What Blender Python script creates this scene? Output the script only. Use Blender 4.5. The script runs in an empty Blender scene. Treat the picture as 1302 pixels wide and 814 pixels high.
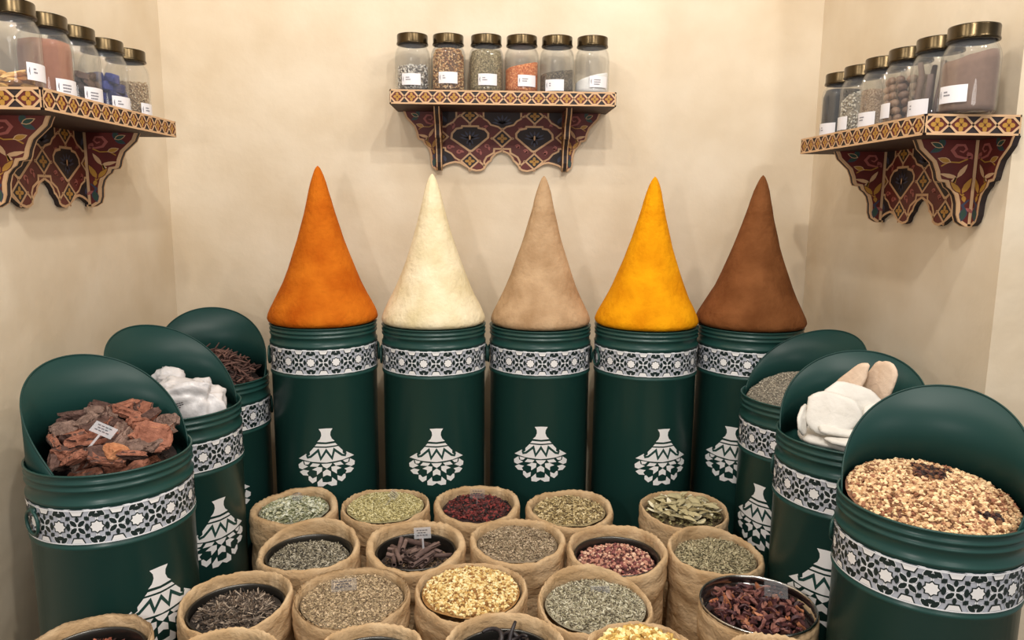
import bpy, math, random
import numpy as np
from mathutils import Vector, Matrix, noise
from mathutils.geometry import tessellate_polygon

random.seed(7)
RNG = np.random.default_rng(11)
PI = math.pi
R = math.radians
C = bpy.context.scene.collection
EYE = 1.35                      # camera height; heights below are world metres


# ------------------------------------------------------------------ materials
def lin(c):
    out = []
    for v in c:
        v = v / 255.0
        out.append(v / 12.92 if v <= 0.04045 else ((v + 0.055) / 1.055) ** 2.4)
    return out


_mats = {}


def mat(rgb, rough=0.6, metal=0.0, var=0.0, vscale=30.0, bump=0.0, bscale=80.0, spec=0.5, rgb2=None, detail=4.0, coat=0.0, trans=0.0):
    key = (tuple(rgb), rough, metal, var, vscale, bump, bscale, spec, tuple(rgb2) if rgb2 else None, detail, coat)
    if key in _mats:
        return _mats[key]
    m = bpy.data.materials.new('material')
    m.use_nodes = True
    nt = m.node_tree
    b = nt.nodes['Principled BSDF']
    b.inputs['Roughness'].default_value = rough
    b.inputs['Metallic'].default_value = metal
    b.inputs['Specular IOR Level'].default_value = spec
    if coat:
        b.inputs['Coat Weight'].default_value = coat
    c = lin(rgb)
    b.inputs['Base Color'].default_value = (*c, 1)
    if var or bump or rgb2:
        tc = nt.nodes.new('ShaderNodeTexCoord')
    if var or rgb2:
        n = nt.nodes.new('ShaderNodeTexNoise')
        n.inputs['Scale'].default_value = vscale
        n.inputs['Detail'].default_value = detail
        nt.links.new(tc.outputs['Object'], n.inputs['Vector'])
        r = nt.nodes.new('ShaderNodeValToRGB')
        r.color_ramp.elements[0].position = 0.32
        r.color_ramp.elements[1].position = 0.68
        if rgb2:
            lo, hi = c, lin(rgb2)
        else:
            lo, hi = [x * (1 - var) for x in c], [min(1, x * (1 + var)) for x in c]
        r.color_ramp.elements[0].color = (*lo, 1)
        r.color_ramp.elements[1].color = (*hi, 1)
        nt.links.new(n.outputs['Fac'], r.inputs['Fac'])
        nt.links.new(r.outputs['Color'], b.inputs['Base Color'])
    if bump:
        n2 = nt.nodes.new('ShaderNodeTexNoise')
        n2.inputs['Scale'].default_value = bscale
        n2.inputs['Detail'].default_value = 5
        nt.links.new(tc.outputs['Object'], n2.inputs['Vector'])
        bp = nt.nodes.new('ShaderNodeBump')
        bp.inputs['Strength'].default_value = bump
        bp.inputs['Distance'].default_value = 0.01
        nt.links.new(n2.outputs['Fac'], bp.inputs['Height'])
        nt.links.new(bp.outputs['Normal'], b.inputs['Normal'])
    _mats[key] = m
    return m


def glass_mat(tint=(0.965, 0.975, 0.97), rough=0.03, haze=0.0):
    m = bpy.data.materials.new('clear_glass')
    m.use_nodes = True
    nt = m.node_tree
    nt.nodes.remove(nt.nodes['Principled BSDF'])
    out = nt.nodes['Material Output']
    t = nt.nodes.new('ShaderNodeBsdfTransparent')
    t.inputs['Color'].default_value = (*tint, 1)
    g = nt.nodes.new('ShaderNodeBsdfGlossy')
    g.inputs['Roughness'].default_value = rough
    geo = nt.nodes.new('ShaderNodeNewGeometry')
    dt = nt.nodes.new('ShaderNodeVectorMath')
    dt.operation = 'DOT_PRODUCT'
    nt.links.new(geo.outputs['Normal'], dt.inputs[0])
    nt.links.new(geo.outputs['Incoming'], dt.inputs[1])

    def mth(op, a, b=None):
        q = nt.nodes.new('ShaderNodeMath')
        q.operation = op
        for i, v in enumerate((a, b)):
            if v is None:
                continue
            if isinstance(v, (int, float)):
                q.inputs[i].default_value = v
            else:
                nt.links.new(v, q.inputs[i])
        return q.outputs[0]
    c_ = mth('ABSOLUTE', dt.outputs['Value'])
    f_ = mth('ADD', mth('MULTIPLY', mth('POWER', mth('SUBTRACT', 1.0, c_), 5.0), .80), .04)
    mx = nt.nodes.new('ShaderNodeMixShader')
    nt.links.new(f_, mx.inputs[0])
    nt.links.new(t.outputs[0], mx.inputs[1])
    nt.links.new(g.outputs[0], mx.inputs[2])
    last = mx
    if haze:
        d = nt.nodes.new('ShaderNodeBsdfDiffuse')
        d.inputs['Color'].default_value = (0.8, 0.82, 0.85, 1)
        m2 = nt.nodes.new('ShaderNodeMixShader')
        m2.inputs[0].default_value = haze
        nt.links.new(mx.outputs[0], m2.inputs[1])
        nt.links.new(d.outputs[0], m2.inputs[2])
        last = m2
    nt.links.new(last.outputs[0], out.inputs['Surface'])
    return m


def speckle(cols, scale, rough=0.8, bump=0.6):
    """granular filling: voronoi cells, each with one of the given colours"""
    m = bpy.data.materials.new('granular')
    m.use_nodes = True
    nt = m.node_tree
    b = nt.nodes['Principled BSDF']
    b.inputs['Roughness'].default_value = rough
    tc = nt.nodes.new('ShaderNodeTexCoord')
    v = nt.nodes.new('ShaderNodeTexVoronoi')
    v.inputs['Scale'].default_value = scale
    nt.links.new(tc.outputs['Object'], v.inputs['Vector'])
    sep = nt.nodes.new('ShaderNodeSeparateColor')
    nt.links.new(v.outputs['Color'], sep.inputs['Color'])
    r = nt.nodes.new('ShaderNodeValToRGB')
    r.color_ramp.interpolation = 'CONSTANT'
    el = r.color_ramp.elements
    while len(el) < len(cols):
        el.new(0.5)
    for i, c in enumerate(cols):
        el[i].position = i / len(cols)
        el[i].color = (*lin(c), 1)
    nt.links.new(sep.outputs[0], r.inputs['Fac'])
    nt.links.new(r.outputs['Color'], b.inputs['Base Color'])
    bp = nt.nodes.new('ShaderNodeBump')
    bp.inputs['Strength'].default_value = bump
    bp.inputs['Distance'].default_value = 0.004
    bp.invert = True
    nt.links.new(v.outputs['Distance'], bp.inputs['Height'])
    nt.links.new(bp.outputs['Normal'], b.inputs['Normal'])
    return m


# ------------------------------------------------------------------ mesh kit
class MB:
    def __init__(self):
        self.v, self.f, self.m, self.s = [], [], [], []

    def add(self, vs, fs, mi=0, smooth=False):
        o = len(self.v)
        self.v.extend(tuple(p) for p in vs)
        for f in fs:
            self.f.append(tuple(o + i for i in f))
            self.m.append(mi)
            self.s.append(smooth)
        return self

    def box(self, lo, hi, mi=0):
        x0, y0, z0 = lo
        x1, y1, z1 = hi
        v = [(x0, y0, z0), (x1, y0, z0), (x1, y1, z0), (x0, y1, z0), (x0, y0, z1), (x1, y0, z1), (x1, y1, z1), (x0, y1, z1)]
        return self.add(v, [(0, 3, 2, 1), (4, 5, 6, 7), (0, 1, 5, 4), (1, 2, 6, 5), (2, 3, 7, 6), (3, 0, 4, 7)], mi)

    def lathe(self, prof, n=48, mi=0, smooth=True, fn=None, cap0=False, cap1=False, close=False):
        """prof: list of (r, z); fn(phi, i, r, z) -> (r, z) may displace"""
        vs = []
        for i, (r, z) in enumerate(prof):
            for k in range(n):
                a = 2 * PI * k / n
                rr, zz = fn(a, i, r, z) if fn else (r, z)
                vs.append((rr * math.cos(a), rr * math.sin(a), zz))
        fs = []
        rows = len(prof)
        for i in range(rows - (0 if close else 1)):
            j = (i + 1) % rows
            for k in range(n):
                k2 = (k + 1) % n
                fs.append((i * n + k, i * n + k2, j * n + k2, j * n + k))
        if cap0:
            fs.append(tuple(range(n - 1, -1, -1)))
        if cap1:
            fs.append(tuple((rows - 1) * n + k for k in range(n)))
        return self.add(vs, fs, mi, smooth)

    def tube(self, pts, rad, n=8, mi=0, smooth=True, caps=True):
        pts = [Vector(p) for p in pts]
        if not isinstance(rad, (list, tuple)):
            rad = [rad] * len(pts)
        vs = []
        up = Vector((0, 0, 1))
        t0 = (pts[1] - pts[0]).normalized()
        if abs(t0.dot(up)) > 0.9:
            up = Vector((1, 0, 0))
        a = t0.cross(up).normalized()
        for i, p in enumerate(pts):
            t = (pts[min(i + 1, len(pts) - 1)] - pts[max(i - 1, 0)]).normalized()
            a = (a - t * a.dot(t)).normalized()
            b = t.cross(a)
            for k in range(n):
                q = 2 * PI * k / n
                vs.append(p + (a * math.cos(q) + b * math.sin(q)) * rad[i])
        fs = []
        for i in range(len(pts) - 1):
            for k in range(n):
                k2 = (k + 1) % n
                fs.append((i * n + k, i * n + k2, (i + 1) * n + k2, (i + 1) * n + k))
        if caps:
            fs.append(tuple(range(n - 1, -1, -1)))
            fs.append(tuple((len(pts) - 1) * n + k for k in range(n)))
        return self.add(vs, fs, mi, smooth)

    def prism(self, poly, P, depth, mi=0, mside=None):
        """poly: 2-D outline; P(u, v, w) -> point; w runs 0 .. depth"""
        n = len(poly)
        tris = tessellate_polygon([[Vector((u, v, 0)) for u, v in poly]])
        vs = [P(u, v, 0) for u, v in poly] + [P(u, v, depth) for u, v in poly]
        self.add(vs, [tuple(t) for t in tris] + [tuple(n + i for i in reversed(t)) for t in tris], mi)
        self.add(vs, [(i, (i + 1) % n, n + (i + 1) % n, n + i) for i in range(n)], mi if mside is None else mside)
        return self

    def mesh(self, name, mats):
        me = bpy.data.meshes.new(name)
        me.from_pydata(self.v, [], self.f)
        for m in mats:
            me.materials.append(m)
        me.polygons.foreach_set('material_index', self.m)
        me.polygons.foreach_set('use_smooth', self.s)
        me.update()
        return me

    def build(self, name, mats, parent=None):
        return link(name, self.mesh(name, mats), parent)


def link(name, me, parent=None, loc=(0, 0, 0), rot=(0, 0, 0), scale=None):
    o = bpy.data.objects.new(name, me)
    C.objects.link(o)
    o.location = loc
    o.rotation_euler = rot
    if scale is not None:
        o.scale = scale if hasattr(scale, '__len__') else (scale,) * 3
    if parent:
        o.parent = parent
    return o


def tag(o, label=None, cat=None, group=None, kind=None):
    if label:
        o['label'] = label
    if cat:
        o['category'] = cat
    if group:
        o['group'] = group
    if kind:
        o['kind'] = kind
    return o


def thing(name, label, cat, loc=(0, 0, 0), rz=0.0, group=None):
    return tag(link(name, None, None, loc, (0, 0, rz)), label, cat, group)


def struct(name, mb, m, label=None, cat=None):
    return tag(mb.build(name, [m]), label, cat, kind='structure')


# 2-D ornament: polygons by layer, mapped on a face by P(u, v, h)
class Ornament:
    def __init__(self):
        self.p = []

    def poly(self, pts, mi, layer=1):
        self.p.append((list(pts), mi, layer))

    def stroke(self, pts, w, mi, layer=2, closed=False):
        n = len(pts)
        P = [Vector((p[0], p[1])) for p in pts]
        L, Rr = [], []
        for i in range(n):
            if closed:
                a, b = P[i - 1], P[(i + 1) % n]
            else:
                a, b = P[max(i - 1, 0)], P[min(i + 1, n - 1)]
            d1 = (P[i] - a).normalized() if (P[i] - a).length > 1e-9 else None
            d2 = (b - P[i]).normalized() if (b - P[i]).length > 1e-9 else None
            d = ((d1 or d2) + (d2 or d1))
            d = d.normalized() if d.length > 1e-6 else (d1 or d2)
            nn = Vector((-d.y, d.x))
            c = 1.0
            if d1 and d2:
                c = max(0.5, nn.dot(Vector((-d1.y, d1.x))))
            ww = (w[i] if hasattr(w, '__len__') else w) / 2 / c
            L.append(P[i] + nn * ww)
            Rr.append(P[i] - nn * ww)
        for i in range(n if closed else n - 1):
            j = (i + 1) % n
            self.p.append(([tuple(L[i]), tuple(L[j]), tuple(Rr[j]), tuple(Rr[i])], mi, layer))

    def ellipse(self, cx, cy, a, b, rot, mi, layer=2, n=10, p=1.0):
        pts = []
        for k in range(n):
            t = 2 * PI * k / n
            x, y = a * math.cos(t), b * math.sin(t)
            if p != 1.0:
                y *= abs(math.sin(t)) ** (p - 1)
            pts.append((cx + x * math.cos(rot) - y * math.sin(rot), cy + x * math.sin(rot) + y * math.cos(rot)))
        self.p.append((pts, mi, layer))

    def into(self, mb, P, eps=0.00035, strip=None):
        for pts, mi, layer in self.p:
            tris = [(0, 1, 2)] if len(pts) == 3 else tessellate_polygon([[Vector((u, v, 0)) for u, v in pts]])
            for t in tris:
                q = [pts[i] for i in t]
                parts = [q]
                if strip:
                    parts = []
                    u0 = math.floor(min(p[0] for p in q) / strip)
                    u1 = math.ceil(max(p[0] for p in q) / strip)
                    for k in range(u0, max(u1, u0 + 1)):
                        c = clip(clip(q, k * strip, 1), (k + 1) * strip, -1)
                        if len(c) >= 3:
                            parts.append(c)
                for c in parts:
                    mb.add([P(u, v, layer * eps) for u, v in c], [tuple(range(len(c)))], mi)


def clip(poly, u, sgn):
    out = []
    n = len(poly)
    for i in range(n):
        a, b = poly[i], poly[(i + 1) % n]
        da, db = (a[0] - u) * sgn, (b[0] - u) * sgn
        if da >= 0:
            out.append(a)
        if (da > 0 and db < 0) or (da < 0 and db > 0):
            t = da / (da - db)
            out.append((a[0] + (b[0] - a[0]) * t, a[1] + (b[1] - a[1]) * t))
    return out


# ------------------------------------------------------------------ grains
def _tmpl(kind):
    if kind == 'seed':
        v = np.array([(1, 0, 0), (-1, 0, 0), (.15, 1, 0), (.15, -1, 0), (.05, 0, 1), (.05, 0, -1)], float) * .5
        f = np.array([(0, 2, 4), (2, 1, 4), (1, 3, 4), (3, 0, 4), (2, 0, 5), (1, 2, 5), (3, 1, 5), (0, 3, 5)])
    elif kind == 'chunk':
        g = (1 + 5 ** .5) / 2
        v = np.array([(-1, g, 0), (1, g, 0), (-1, -g, 0), (1, -g, 0), (0, -1, g), (0, 1, g), (0, -1, -g), (0, 1, -g), (g, 0, -1), (g, 0, 1), (-g, 0, -1), (-g, 0, 1)], float)
        v = v / np.linalg.norm(v[0]) * .5
        f = np.array([(0, 11, 5), (0, 5, 1), (0, 1, 7), (0, 7, 10), (0, 10, 11), (1, 5, 9), (5, 11, 4), (11, 10, 2), (10, 7, 6), (7, 1, 8), (3, 9, 4), (3, 4, 2), (3, 2, 6), (3, 6, 8), (3, 8, 9), (4, 9, 5), (2, 4, 11), (6, 2, 10), (8, 6, 7), (9, 8, 1)])
    elif kind == 'stick':
        v = np.array([(x, y * (1 if x < 0 else .8), z) for x in (-1, 1) for (y, z) in ((-1, -.5), (1, -.5), (0, .9))], float) * .5
        f = np.array([(0, 1, 2), (5, 4, 3), (0, 3, 4), (0, 4, 1), (1, 4, 5), (1, 5, 2), (2, 5, 3), (2, 3, 0)])
    else:  # bent flake
        v = np.array([(-1, -.5, .0), (-.2, -1, .9), (1, -.35, .1), (.7, .7, -.3), (-.3, 1, .8), (-.9, .5, .2)], float) * .5
        v = np.concatenate([v, v * (.92, .92, 1) - (0, 0, .35)])
        f = [(0, 1, 2), (0, 2, 3), (0, 3, 4), (0, 4, 5), (8, 7, 6), (9, 8, 6), (10, 9, 6), (11, 10, 6)]
        for i in range(6):
            j = (i + 1) % 6
            f += [(i, 6 + i, 6 + j), (i, 6 + j, j)]
        f = np.array(f)
    return v, f


def grain_arrays(kind, pos, size, normals=None, tilt=0.5, jitter=0.25, szvar=0.35, yawv=None):
    """returns (verts, faces, index of the grain of each face)"""
    tv, tf = _tmpl(kind)
    n = len(pos)
    v = np.repeat(tv[None], n, 0)
    v = v * (1 + RNG.uniform(-jitter, jitter, v.shape))
    s = np.array(size)[None, None, :] * RNG.uniform(1 - szvar, 1 + szvar, (n, 1, 1))
    v = v * s * RNG.uniform(.85, 1.15, (n, 1, 3))
    yaw = RNG.uniform(0, 2 * PI, n)
    tx = RNG.normal(0, tilt, n)
    ty = RNG.normal(0, tilt, n)

    def rot(ax, a):
        c, s_ = np.cos(a), np.sin(a)
        M = np.zeros((n, 3, 3))
        i, j = [(1, 2), (2, 0), (0, 1)][ax]
        M[:, ax, ax] = 1
        M[:, i, i] = c
        M[:, j, j] = c
        M[:, i, j] = -s_
        M[:, j, i] = s_
        return M
    Rm = rot(2, yaw) @ rot(1, ty) @ rot(0, tx)
    if normals is not None:
        z = normals / np.linalg.norm(normals, axis=1, keepdims=True)
        ref = np.where(np.abs(z[:, 2:3]) < .9, np.array([[0, 0, 1.]]), np.array([[1., 0, 0]]))
        x = np.cross(ref, z)
        x /= np.linalg.norm(x, axis=1, keepdims=True)
        y = np.cross(z, x)
        Rm = np.stack([x, y, z], -1) @ Rm
    v = np.einsum('nij,nkj->nki', Rm, v) + pos[:, None, :]
    f = tf[None] + (np.arange(n) * len(tv))[:, None, None]
    gi = np.repeat(np.arange(n), len(tf))
    return v.reshape(-1, 3), f.reshape(-1, 3), gi


def fast_mesh(name, V, F, mi, mats, smooth=False):
    """V (n,3), F list of triangle arrays"""
    me = bpy.data.meshes.new(name)
    nf = len(F)
    me.vertices.add(len(V))
    me.vertices.foreach_set('co', np.ascontiguousarray(V, dtype=np.float32).ravel())
    me.loops.add(nf * 3)
    me.loops.foreach_set('vertex_index', np.ascontiguousarray(F, dtype=np.int32).ravel())
    me.polygons.add(nf)
    me.polygons.foreach_set('loop_start', np.arange(0, nf * 3, 3, dtype=np.int32))
    for m in mats:
        me.materials.append(m)
    me.polygons.foreach_set('material_index', np.ascontiguousarray(mi, dtype=np.int32))
    me.polygons.foreach_set('use_smooth', np.full(nf, smooth))
    me.update(calc_edges=True)
    me.validate()
    return me


def surf_fn(rad, mound, slope=(0, 0), bumps=0.004, seed=0.0, freq=25.0, expo=2.0):
    def z(x, y):
        r = min(1.0, math.hypot(x, y) / rad)
        return mound * (1 - r ** expo) + slope[0] * x + slope[1] * y + bumps * noise.noise(Vector((x * freq, y * freq, seed)))
    return z


def heap(name, label, cat, x, y, z, rad, cols, grains, mound=0.012, slope=(0, 0), bumps=0.004, base=None, group=None, rough=0.75, patch=None, expo=2.0, kind='stuff', contrast=1.4):
    """a mound of loose spice: a displaced disc covered with grains.  grains: list of (kind, size, count, tilt)"""
    mean = [sum(c[i] for c in cols) / len(cols) for i in range(3)]
    cols = [tuple(int(max(8, min(250, mean[i] * (1.0, 1.0, .97)[i] + contrast * (c[i] - mean[i])))) for i in range(3)) for c in cols]  # tones spread wider, so dark grains imitate shaded gaps in the heap
    sd = random.uniform(0, 100)
    sf = surf_fn(rad, mound, slope, bumps, sd, expo=expo)
    rings, seg = 12, 40
    V = [(0, 0, sf(0, 0))]
    for i in range(1, rings + 1):
        for k in range(seg):
            a = 2 * PI * k / seg
            px, py = rad * i / rings * math.cos(a), rad * i / rings * math.sin(a)
            V.append((px, py, sf(px, py)))
    F = []
    for k in range(seg):
        F.append((0, 1 + k, 1 + (k + 1) % seg))
    for i in range(rings - 1):
        for k in range(seg):
            a, b = 1 + i * seg + k, 1 + i * seg + (k + 1) % seg
            c, d = a + seg, b + seg
            F += [(a, c, d), (a, d, b)]
    V, F = np.array(V), np.array(F)
    mats = [mat(base or tuple(int(q * .75) for q in cols[0]), rough, var=.25, vscale=120)] + [mat(c, rough) for c in cols]
    allV, allF, allM = [V], [F], [np.zeros(len(F), int)]
    off = len(V)
    for g in grains:
        kd, size, cnt, tilt = g[:4]
        ci = g[4] if len(g) > 4 else range(len(cols))
        rr = (rad - size[0] * (.62 if size[0] < .014 else .85)) * np.sqrt(RNG.uniform(0, 1, cnt))
        aa = RNG.uniform(0, 2 * PI, cnt)
        px, py = rr * np.cos(aa), rr * np.sin(aa)
        pz = np.array([sf(a, b) for a, b in zip(px, py)]) + RNG.uniform(0, size[2] * .9, cnt)
        gv, gf, gi = grain_arrays(kd, np.stack([px, py, pz], -1), size, tilt=tilt)
        pick = RNG.choice(list(ci), cnt) + 1
        if patch is not None:
            for q in range(cnt):
                w = patch(px[q], py[q])
                if w is not None:
                    pick[q] = w + 1
        allV.append(gv)
        allF.append(gf + off)
        allM.append(pick[gi])
        off += len(gv)
    me = fast_mesh(name, np.concatenate(allV), np.concatenate(allF), np.concatenate(allM), mats)
    o = link(name, me, None, (x, y, z))
    return tag(o, label, cat, group, kind), sf


# ------------------------------------------------------------------ room
XL, XR, YB = -1.062, 1.085, 2.5
plaster = mat((211, 194, 167), rough=0.60, rgb2=(226, 213, 191), vscale=3.6, bump=0.45, bscale=9.0, detail=13.0, spec=0.4)
struct('floor', MB().box((-2.4, -1.5, -.08), (2.4, 2.6, 0)), mat((120, 105, 88), rough=.5, var=.15, vscale=4))
struct('wall_back', MB().box((XL - .12, YB, 0), (XR + .12, YB + .12, 3.0)), plaster)
wl = MB().prism([(XL, 1.15), (XL, YB), (XL - .12, YB), (XL - .12, 1.27), (-2.4, 1.27), (-2.4, 1.15)], lambda u, v, w: (u, v, w), 3.0)
struct('wall_left', wl, plaster)
wr = MB().prism([(XR, 1.537), (2.4, 1.537), (2.4, 1.657), (XR + .12, 1.657), (XR + .12, YB), (XR, YB)], lambda u, v, w: (u, v, w), 3.0)
struct('wall_right', wr, plaster)

# ------------------------------------------------------------------ drums and bins
DR = 0.15
green = mat((32, 68, 63), rough=0.32, var=.06, vscale=3, spec=.38)
green_in = mat((27, 60, 56), rough=0.38, var=.06, vscale=3, spec=.22)
silver = mat((186, 190, 200), rough=.42)
white = mat((240, 239, 238), rough=.5)
dgreen = mat((13, 34, 33), rough=.45)
wline = mat((236, 238, 242), rough=.45)


def drum_profile(h, dz, top_closed):
    """outside from the foot up to the rim at z=h; dz shifts the ornamental band"""
    r = DR
    p = [(r - .004, 0.0), (r, .004), (r, .02)]
    for zz in (-.142 + dz,):
        p += [(r, h + zz), (r + .0028, h + zz + .003), (r + .0034, h + zz + .006), (r + .0028, h + zz + .009), (r, h + zz + .012)]
    zz = -.056 + dz
    p += [(r, h + zz), (r + .0028, h + zz + .003), (r + .0032, h + zz + .0055), (r + .0028, h + zz + .008), (r - .0005, h + zz + .011)]
    for zz in (-.030 + dz * .6, -.0185 + dz * .4):
        p += [(r - .0008, h + zz), (r + .0022, h + zz + .0025), (r + .0028, h + zz + .0045), (r + .0022, h + zz + .0065), (r - .0008, h + zz + .009)]
    p += [(r, h - .005), (r + .003, h - .003), (r + .0032, h - .001), (r + .002, h), (r - .0015, h - .0005)]
    if top_closed:
        p += [(r - .02, h - .001), (.001, h - .001)]
    else:
        p += [(r - .0025, h - .004), (r - .0025, h - .12), (.001, h - .12)]
    return p


def band_mesh(h, dz):
    """the silver girih band, cells of stars, petals and squares, wrapped round the drum"""
    top, bot = h - .0585 + dz, h - .1265 + dz
    hh = top - bot
    n = 14
    p = 2 * PI * DR / n
    o = Ornament()
    Rb = DR + .0004
    for i in range(n):
        cx = (i + .5) * p
        # four ring centres, rings interlace
        for sx in (-1, 1):
            for sy in (-1, 1):
                qx, qy = cx + sx * p / 4, sy * hh / 4
                ring = [(qx + .0185 * math.cos(2 * PI * k / 14), max(-hh / 2, min(hh / 2, qy + .0185 * math.sin(2 * PI * k / 14)))) for k in range(14)]
                o.stroke(ring, .0024, 1, 3, closed=True)
                o.poly([(qx - .0042, qy - .0042), (qx + .0042, qy - .0042), (qx + .0042, qy + .0042), (qx - .0042, qy + .0042)], 2, 4)
        # dark petals where the rings cross
        for (bx, by) in ((p / 2, 0), (0, hh / 2), (0, -hh / 2)):
            for q in range(4):
                a = PI / 4 + q * PI / 2
                ex, ey = cx + bx + .0102 * math.cos(a), by + .0102 * math.sin(a)
                if abs(ey) > hh / 2:
                    continue
                o.ellipse(ex, ey, 0.0100, .0060, a, 1, 4, 8, 1.5)
                o.ellipse(ex, ey, 0.0084, .0047, a, 2, 5, 8, 1.5)
        for sx in (-1, 1):
            o.ellipse(cx + sx * p / 4, 0, .0080, .0042, PI / 2, 2, 5, 8, 1.5)
        for sy in (-1, 1):
            o.ellipse(cx, sy * hh * .33, .0082, .0044, 0, 2, 5, 8, 1.5)
            o.ellipse(cx + p / 2, sy * hh * .23, .0062, .0036, PI / 2, 2, 5, 8, 1.5)
            # trapezoid half stars along both edges
            e = sy * hh / 2
            o.poly([(cx + p / 2 - .014, e), (cx + p / 2 + .014, e), (cx + p / 2 + .0085, e - sy * .0135), (cx + p / 2 - .0085, e - sy * .0135)], 2, 6)
            o.poly([(cx + p / 2 - .0115, e - sy * .002), (cx + p / 2 + .0115, e - sy * .002), (cx + p / 2 + .007, e - sy * .011), (cx + p / 2 - .007, e - sy * .011)], 3, 7)
        # eight-pointed star
        for rad, mi, ly in ((.0148, 2, 6), (.0118, 3, 7)):
            st = []
            for k in range(16):
                a = PI * k / 8
                rr = rad if k % 2 == 0 else rad * .76
                st.append((cx + rr * math.cos(a), rr * math.sin(a)))
            for k in range(16):
                o.poly([(cx, 0), st[k], st[(k + 1) % 16]], mi, ly)
    mb = MB()
    seg = 84

    def P(u, v, e):
        a = -PI / 2 + u / DR
        r = Rb + e
        return (r * math.cos(a), r * math.sin(a), (top + bot) / 2 + v)
    for k in range(seg):
        u0, u1 = k * 2 * PI * DR / seg, (k + 1) * 2 * PI * DR / seg
        mb.add([P(u0, -hh / 2, 0), P(u1, -hh / 2, 0), P(u1, hh / 2, 0), P(u0, hh / 2, 0)], [(0, 1, 2, 3)], 0, True)
        for e in (-hh / 2 + .0012, hh / 2 - .0012):
            mb.add([P(u0, e - .0012, .0028), P(u1, e - .0012, .0028), P(u1, e + .0012, .0028), P(u0, e + .0012, .0028)], [(0, 1, 2, 3)], 1)
    o.into(mb, P, eps=.00025)
    return mb.mesh('pattern_band', [silver, wline, dgreen, white])


def logo_mesh(h, ztop):
    """the white tagine logo, wrapped on the drum front (local -y)"""
    o = Ornament()

    def sym(pts):
        return pts + [(-x, y) for x, y in reversed(pts)]
    o.poly(sym([(0, 50), (-84, 54), (-58, 95), (-54, 135), (-72, 180), (-106, 212), (0, 222)]), 0, 1)
    o.poly(sym([(0, 245), (-112, 238), (-138, 266), (0, 273)]), 0, 1)
    o.poly(sym([(0, 291), (-148, 282), (-200, 340), (-198, 374), (-232, 398), (-245, 364), (-338, 430), (-200, 458), (0, 474)]), 0, 1)
    o.stroke([(-246, 378), (-228, 408), (-190, 398), (-97, 318), (-68, 424), (0, 322), (68, 424), (97, 318), (190, 398), (228, 408), (246, 378)], [6, 26, 26, 28, 28, 28, 28, 28, 26, 26, 6], 1, 2)
    half = [
        [(-288, 458), (-345, 505), (-340, 550), (-300, 562), (-226, 522), (-278, 500)],
        [(-274, 458), (-200, 468), (-225, 496), (-262, 500)],
        [(-170, 478), (-80, 488), (-110, 522), (-206, 520)],
        [(-180, 560), (-115, 525), (-55, 530), (-60, 580), (-122, 626), (-122, 575)],
        [(-332, 597), (-285, 565), (-214, 575), (-242, 602), (-225, 636), (-292, 636)],
        [(-226, 645), (-206, 640), (-176, 670), (-126, 645), (-130, 702), (-180, 732), (-226, 692)],
    ]
    for q in half:
        o.poly(q, 0, 1)
        o.poly([(-x, y) for x, y in reversed(q)], 0, 1)
    o.poly([(-66, 488), (68, 488), (40, 525), (0, 550), (-40, 525)], 0, 1)
    o.poly([(0, 556), (48, 590), (48, 650), (0, 630), (-48, 650), (-48, 590)], 0, 1)
    o.poly(sym([(0, 722), (-54, 716), (-62, 664), (-120, 718), (-116, 768), (-52, 772), (0, 742)]), 0, 1)
    kx, kz = .0002235, .0002330
    o.p = [([(DR * math.asin(max(-.99, min(.99, x * kx / DR))), -(y - 50) * kz) for x, y in pts], mi, ly) for pts, mi, ly in o.p]
    mb = MB()

    def P(u, v, e):
        a = -PI / 2 + u / DR
        r = DR + .0003 + e
        return (r * math.cos(a), r * math.sin(a), ztop + v)
    o.into(mb, P, eps=.00035, strip=.012)
    return mb.mesh('tagine_logo', [white, green])


def ring_mesh():
    mb = MB()
    n = 28
    mb.tube([(0.0235 * math.sin(2 * PI * k / n), 0, 0.0235 * math.cos(2 * PI * k / n)) for k in range(n + 1)], .0032, 8)
    mb.tube([(-.010, .003, .0235), (.010, .003, .0235)], .0052, 8)
    mb.box((-.009, .002, .016), (.009, .008, .034))
    return mb.mesh('ring_handle', [green])


def hood_mesh(h, hh):
    """rolled sheet whose top is cut slantwise: full height at the back, meeting the rim at both ends"""
    n = 72
    ro, ri = DR - .0035, DR - .0058
    vs, fs = [], []
    edge = []
    for k in range(n + 1):
        a = R(90 - 114) + R(228) * k / n       # centred on local +y (the back)
        z = h - .010 + (hh + .010) * math.sin(PI * k / n) ** .87
        c, s = math.cos(a), math.sin(a)
        vs += [(ro * c, ro * s, h - .03), (ro * c, ro * s, z), (ri * c, ri * s, z), (ri * c, ri * s, h - .03)]
        edge.append(((ro + ri) / 2 * c, (ro + ri) / 2 * s, z))
    for k in range(n):
        b = 4 * k
        for i in range(4):
            j = (i + 1) % 4
            fs.append((b + i, b + 4 + i, b + 4 + j, b + j))
    fs += [(0, 1, 2, 3), (4 * n + 3, 4 * n + 2, 4 * n + 1, 4 * n)]
    mb = MB().add(vs, fs, 0, False)
    for k in range(n):                      # smooth the two big faces only
        for i in (0, 2):
            mb.s[k * 4 + i] = True
    mb.tube(edge, .0019, 6, 0)
    return mb.mesh('hood', [green_in])


H_DRUM, H_BIN = 1.0, .85
me_drum = MB().lathe(drum_profile(H_DRUM, 0, True), 72).mesh('body', [green])
me_bin = MB().lathe(drum_profile(H_BIN, -.008, False), 72).mesh('body', [green])
me_band_d, me_band_b = band_mesh(H_DRUM, 0), band_mesh(H_BIN, -.008)
me_logo_d, me_logo_b = logo_mesh(H_DRUM, H_DRUM - .279), logo_mesh(H_BIN, H_BIN - .213)
me_ring = ring_mesh()
me_hood = {}


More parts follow.
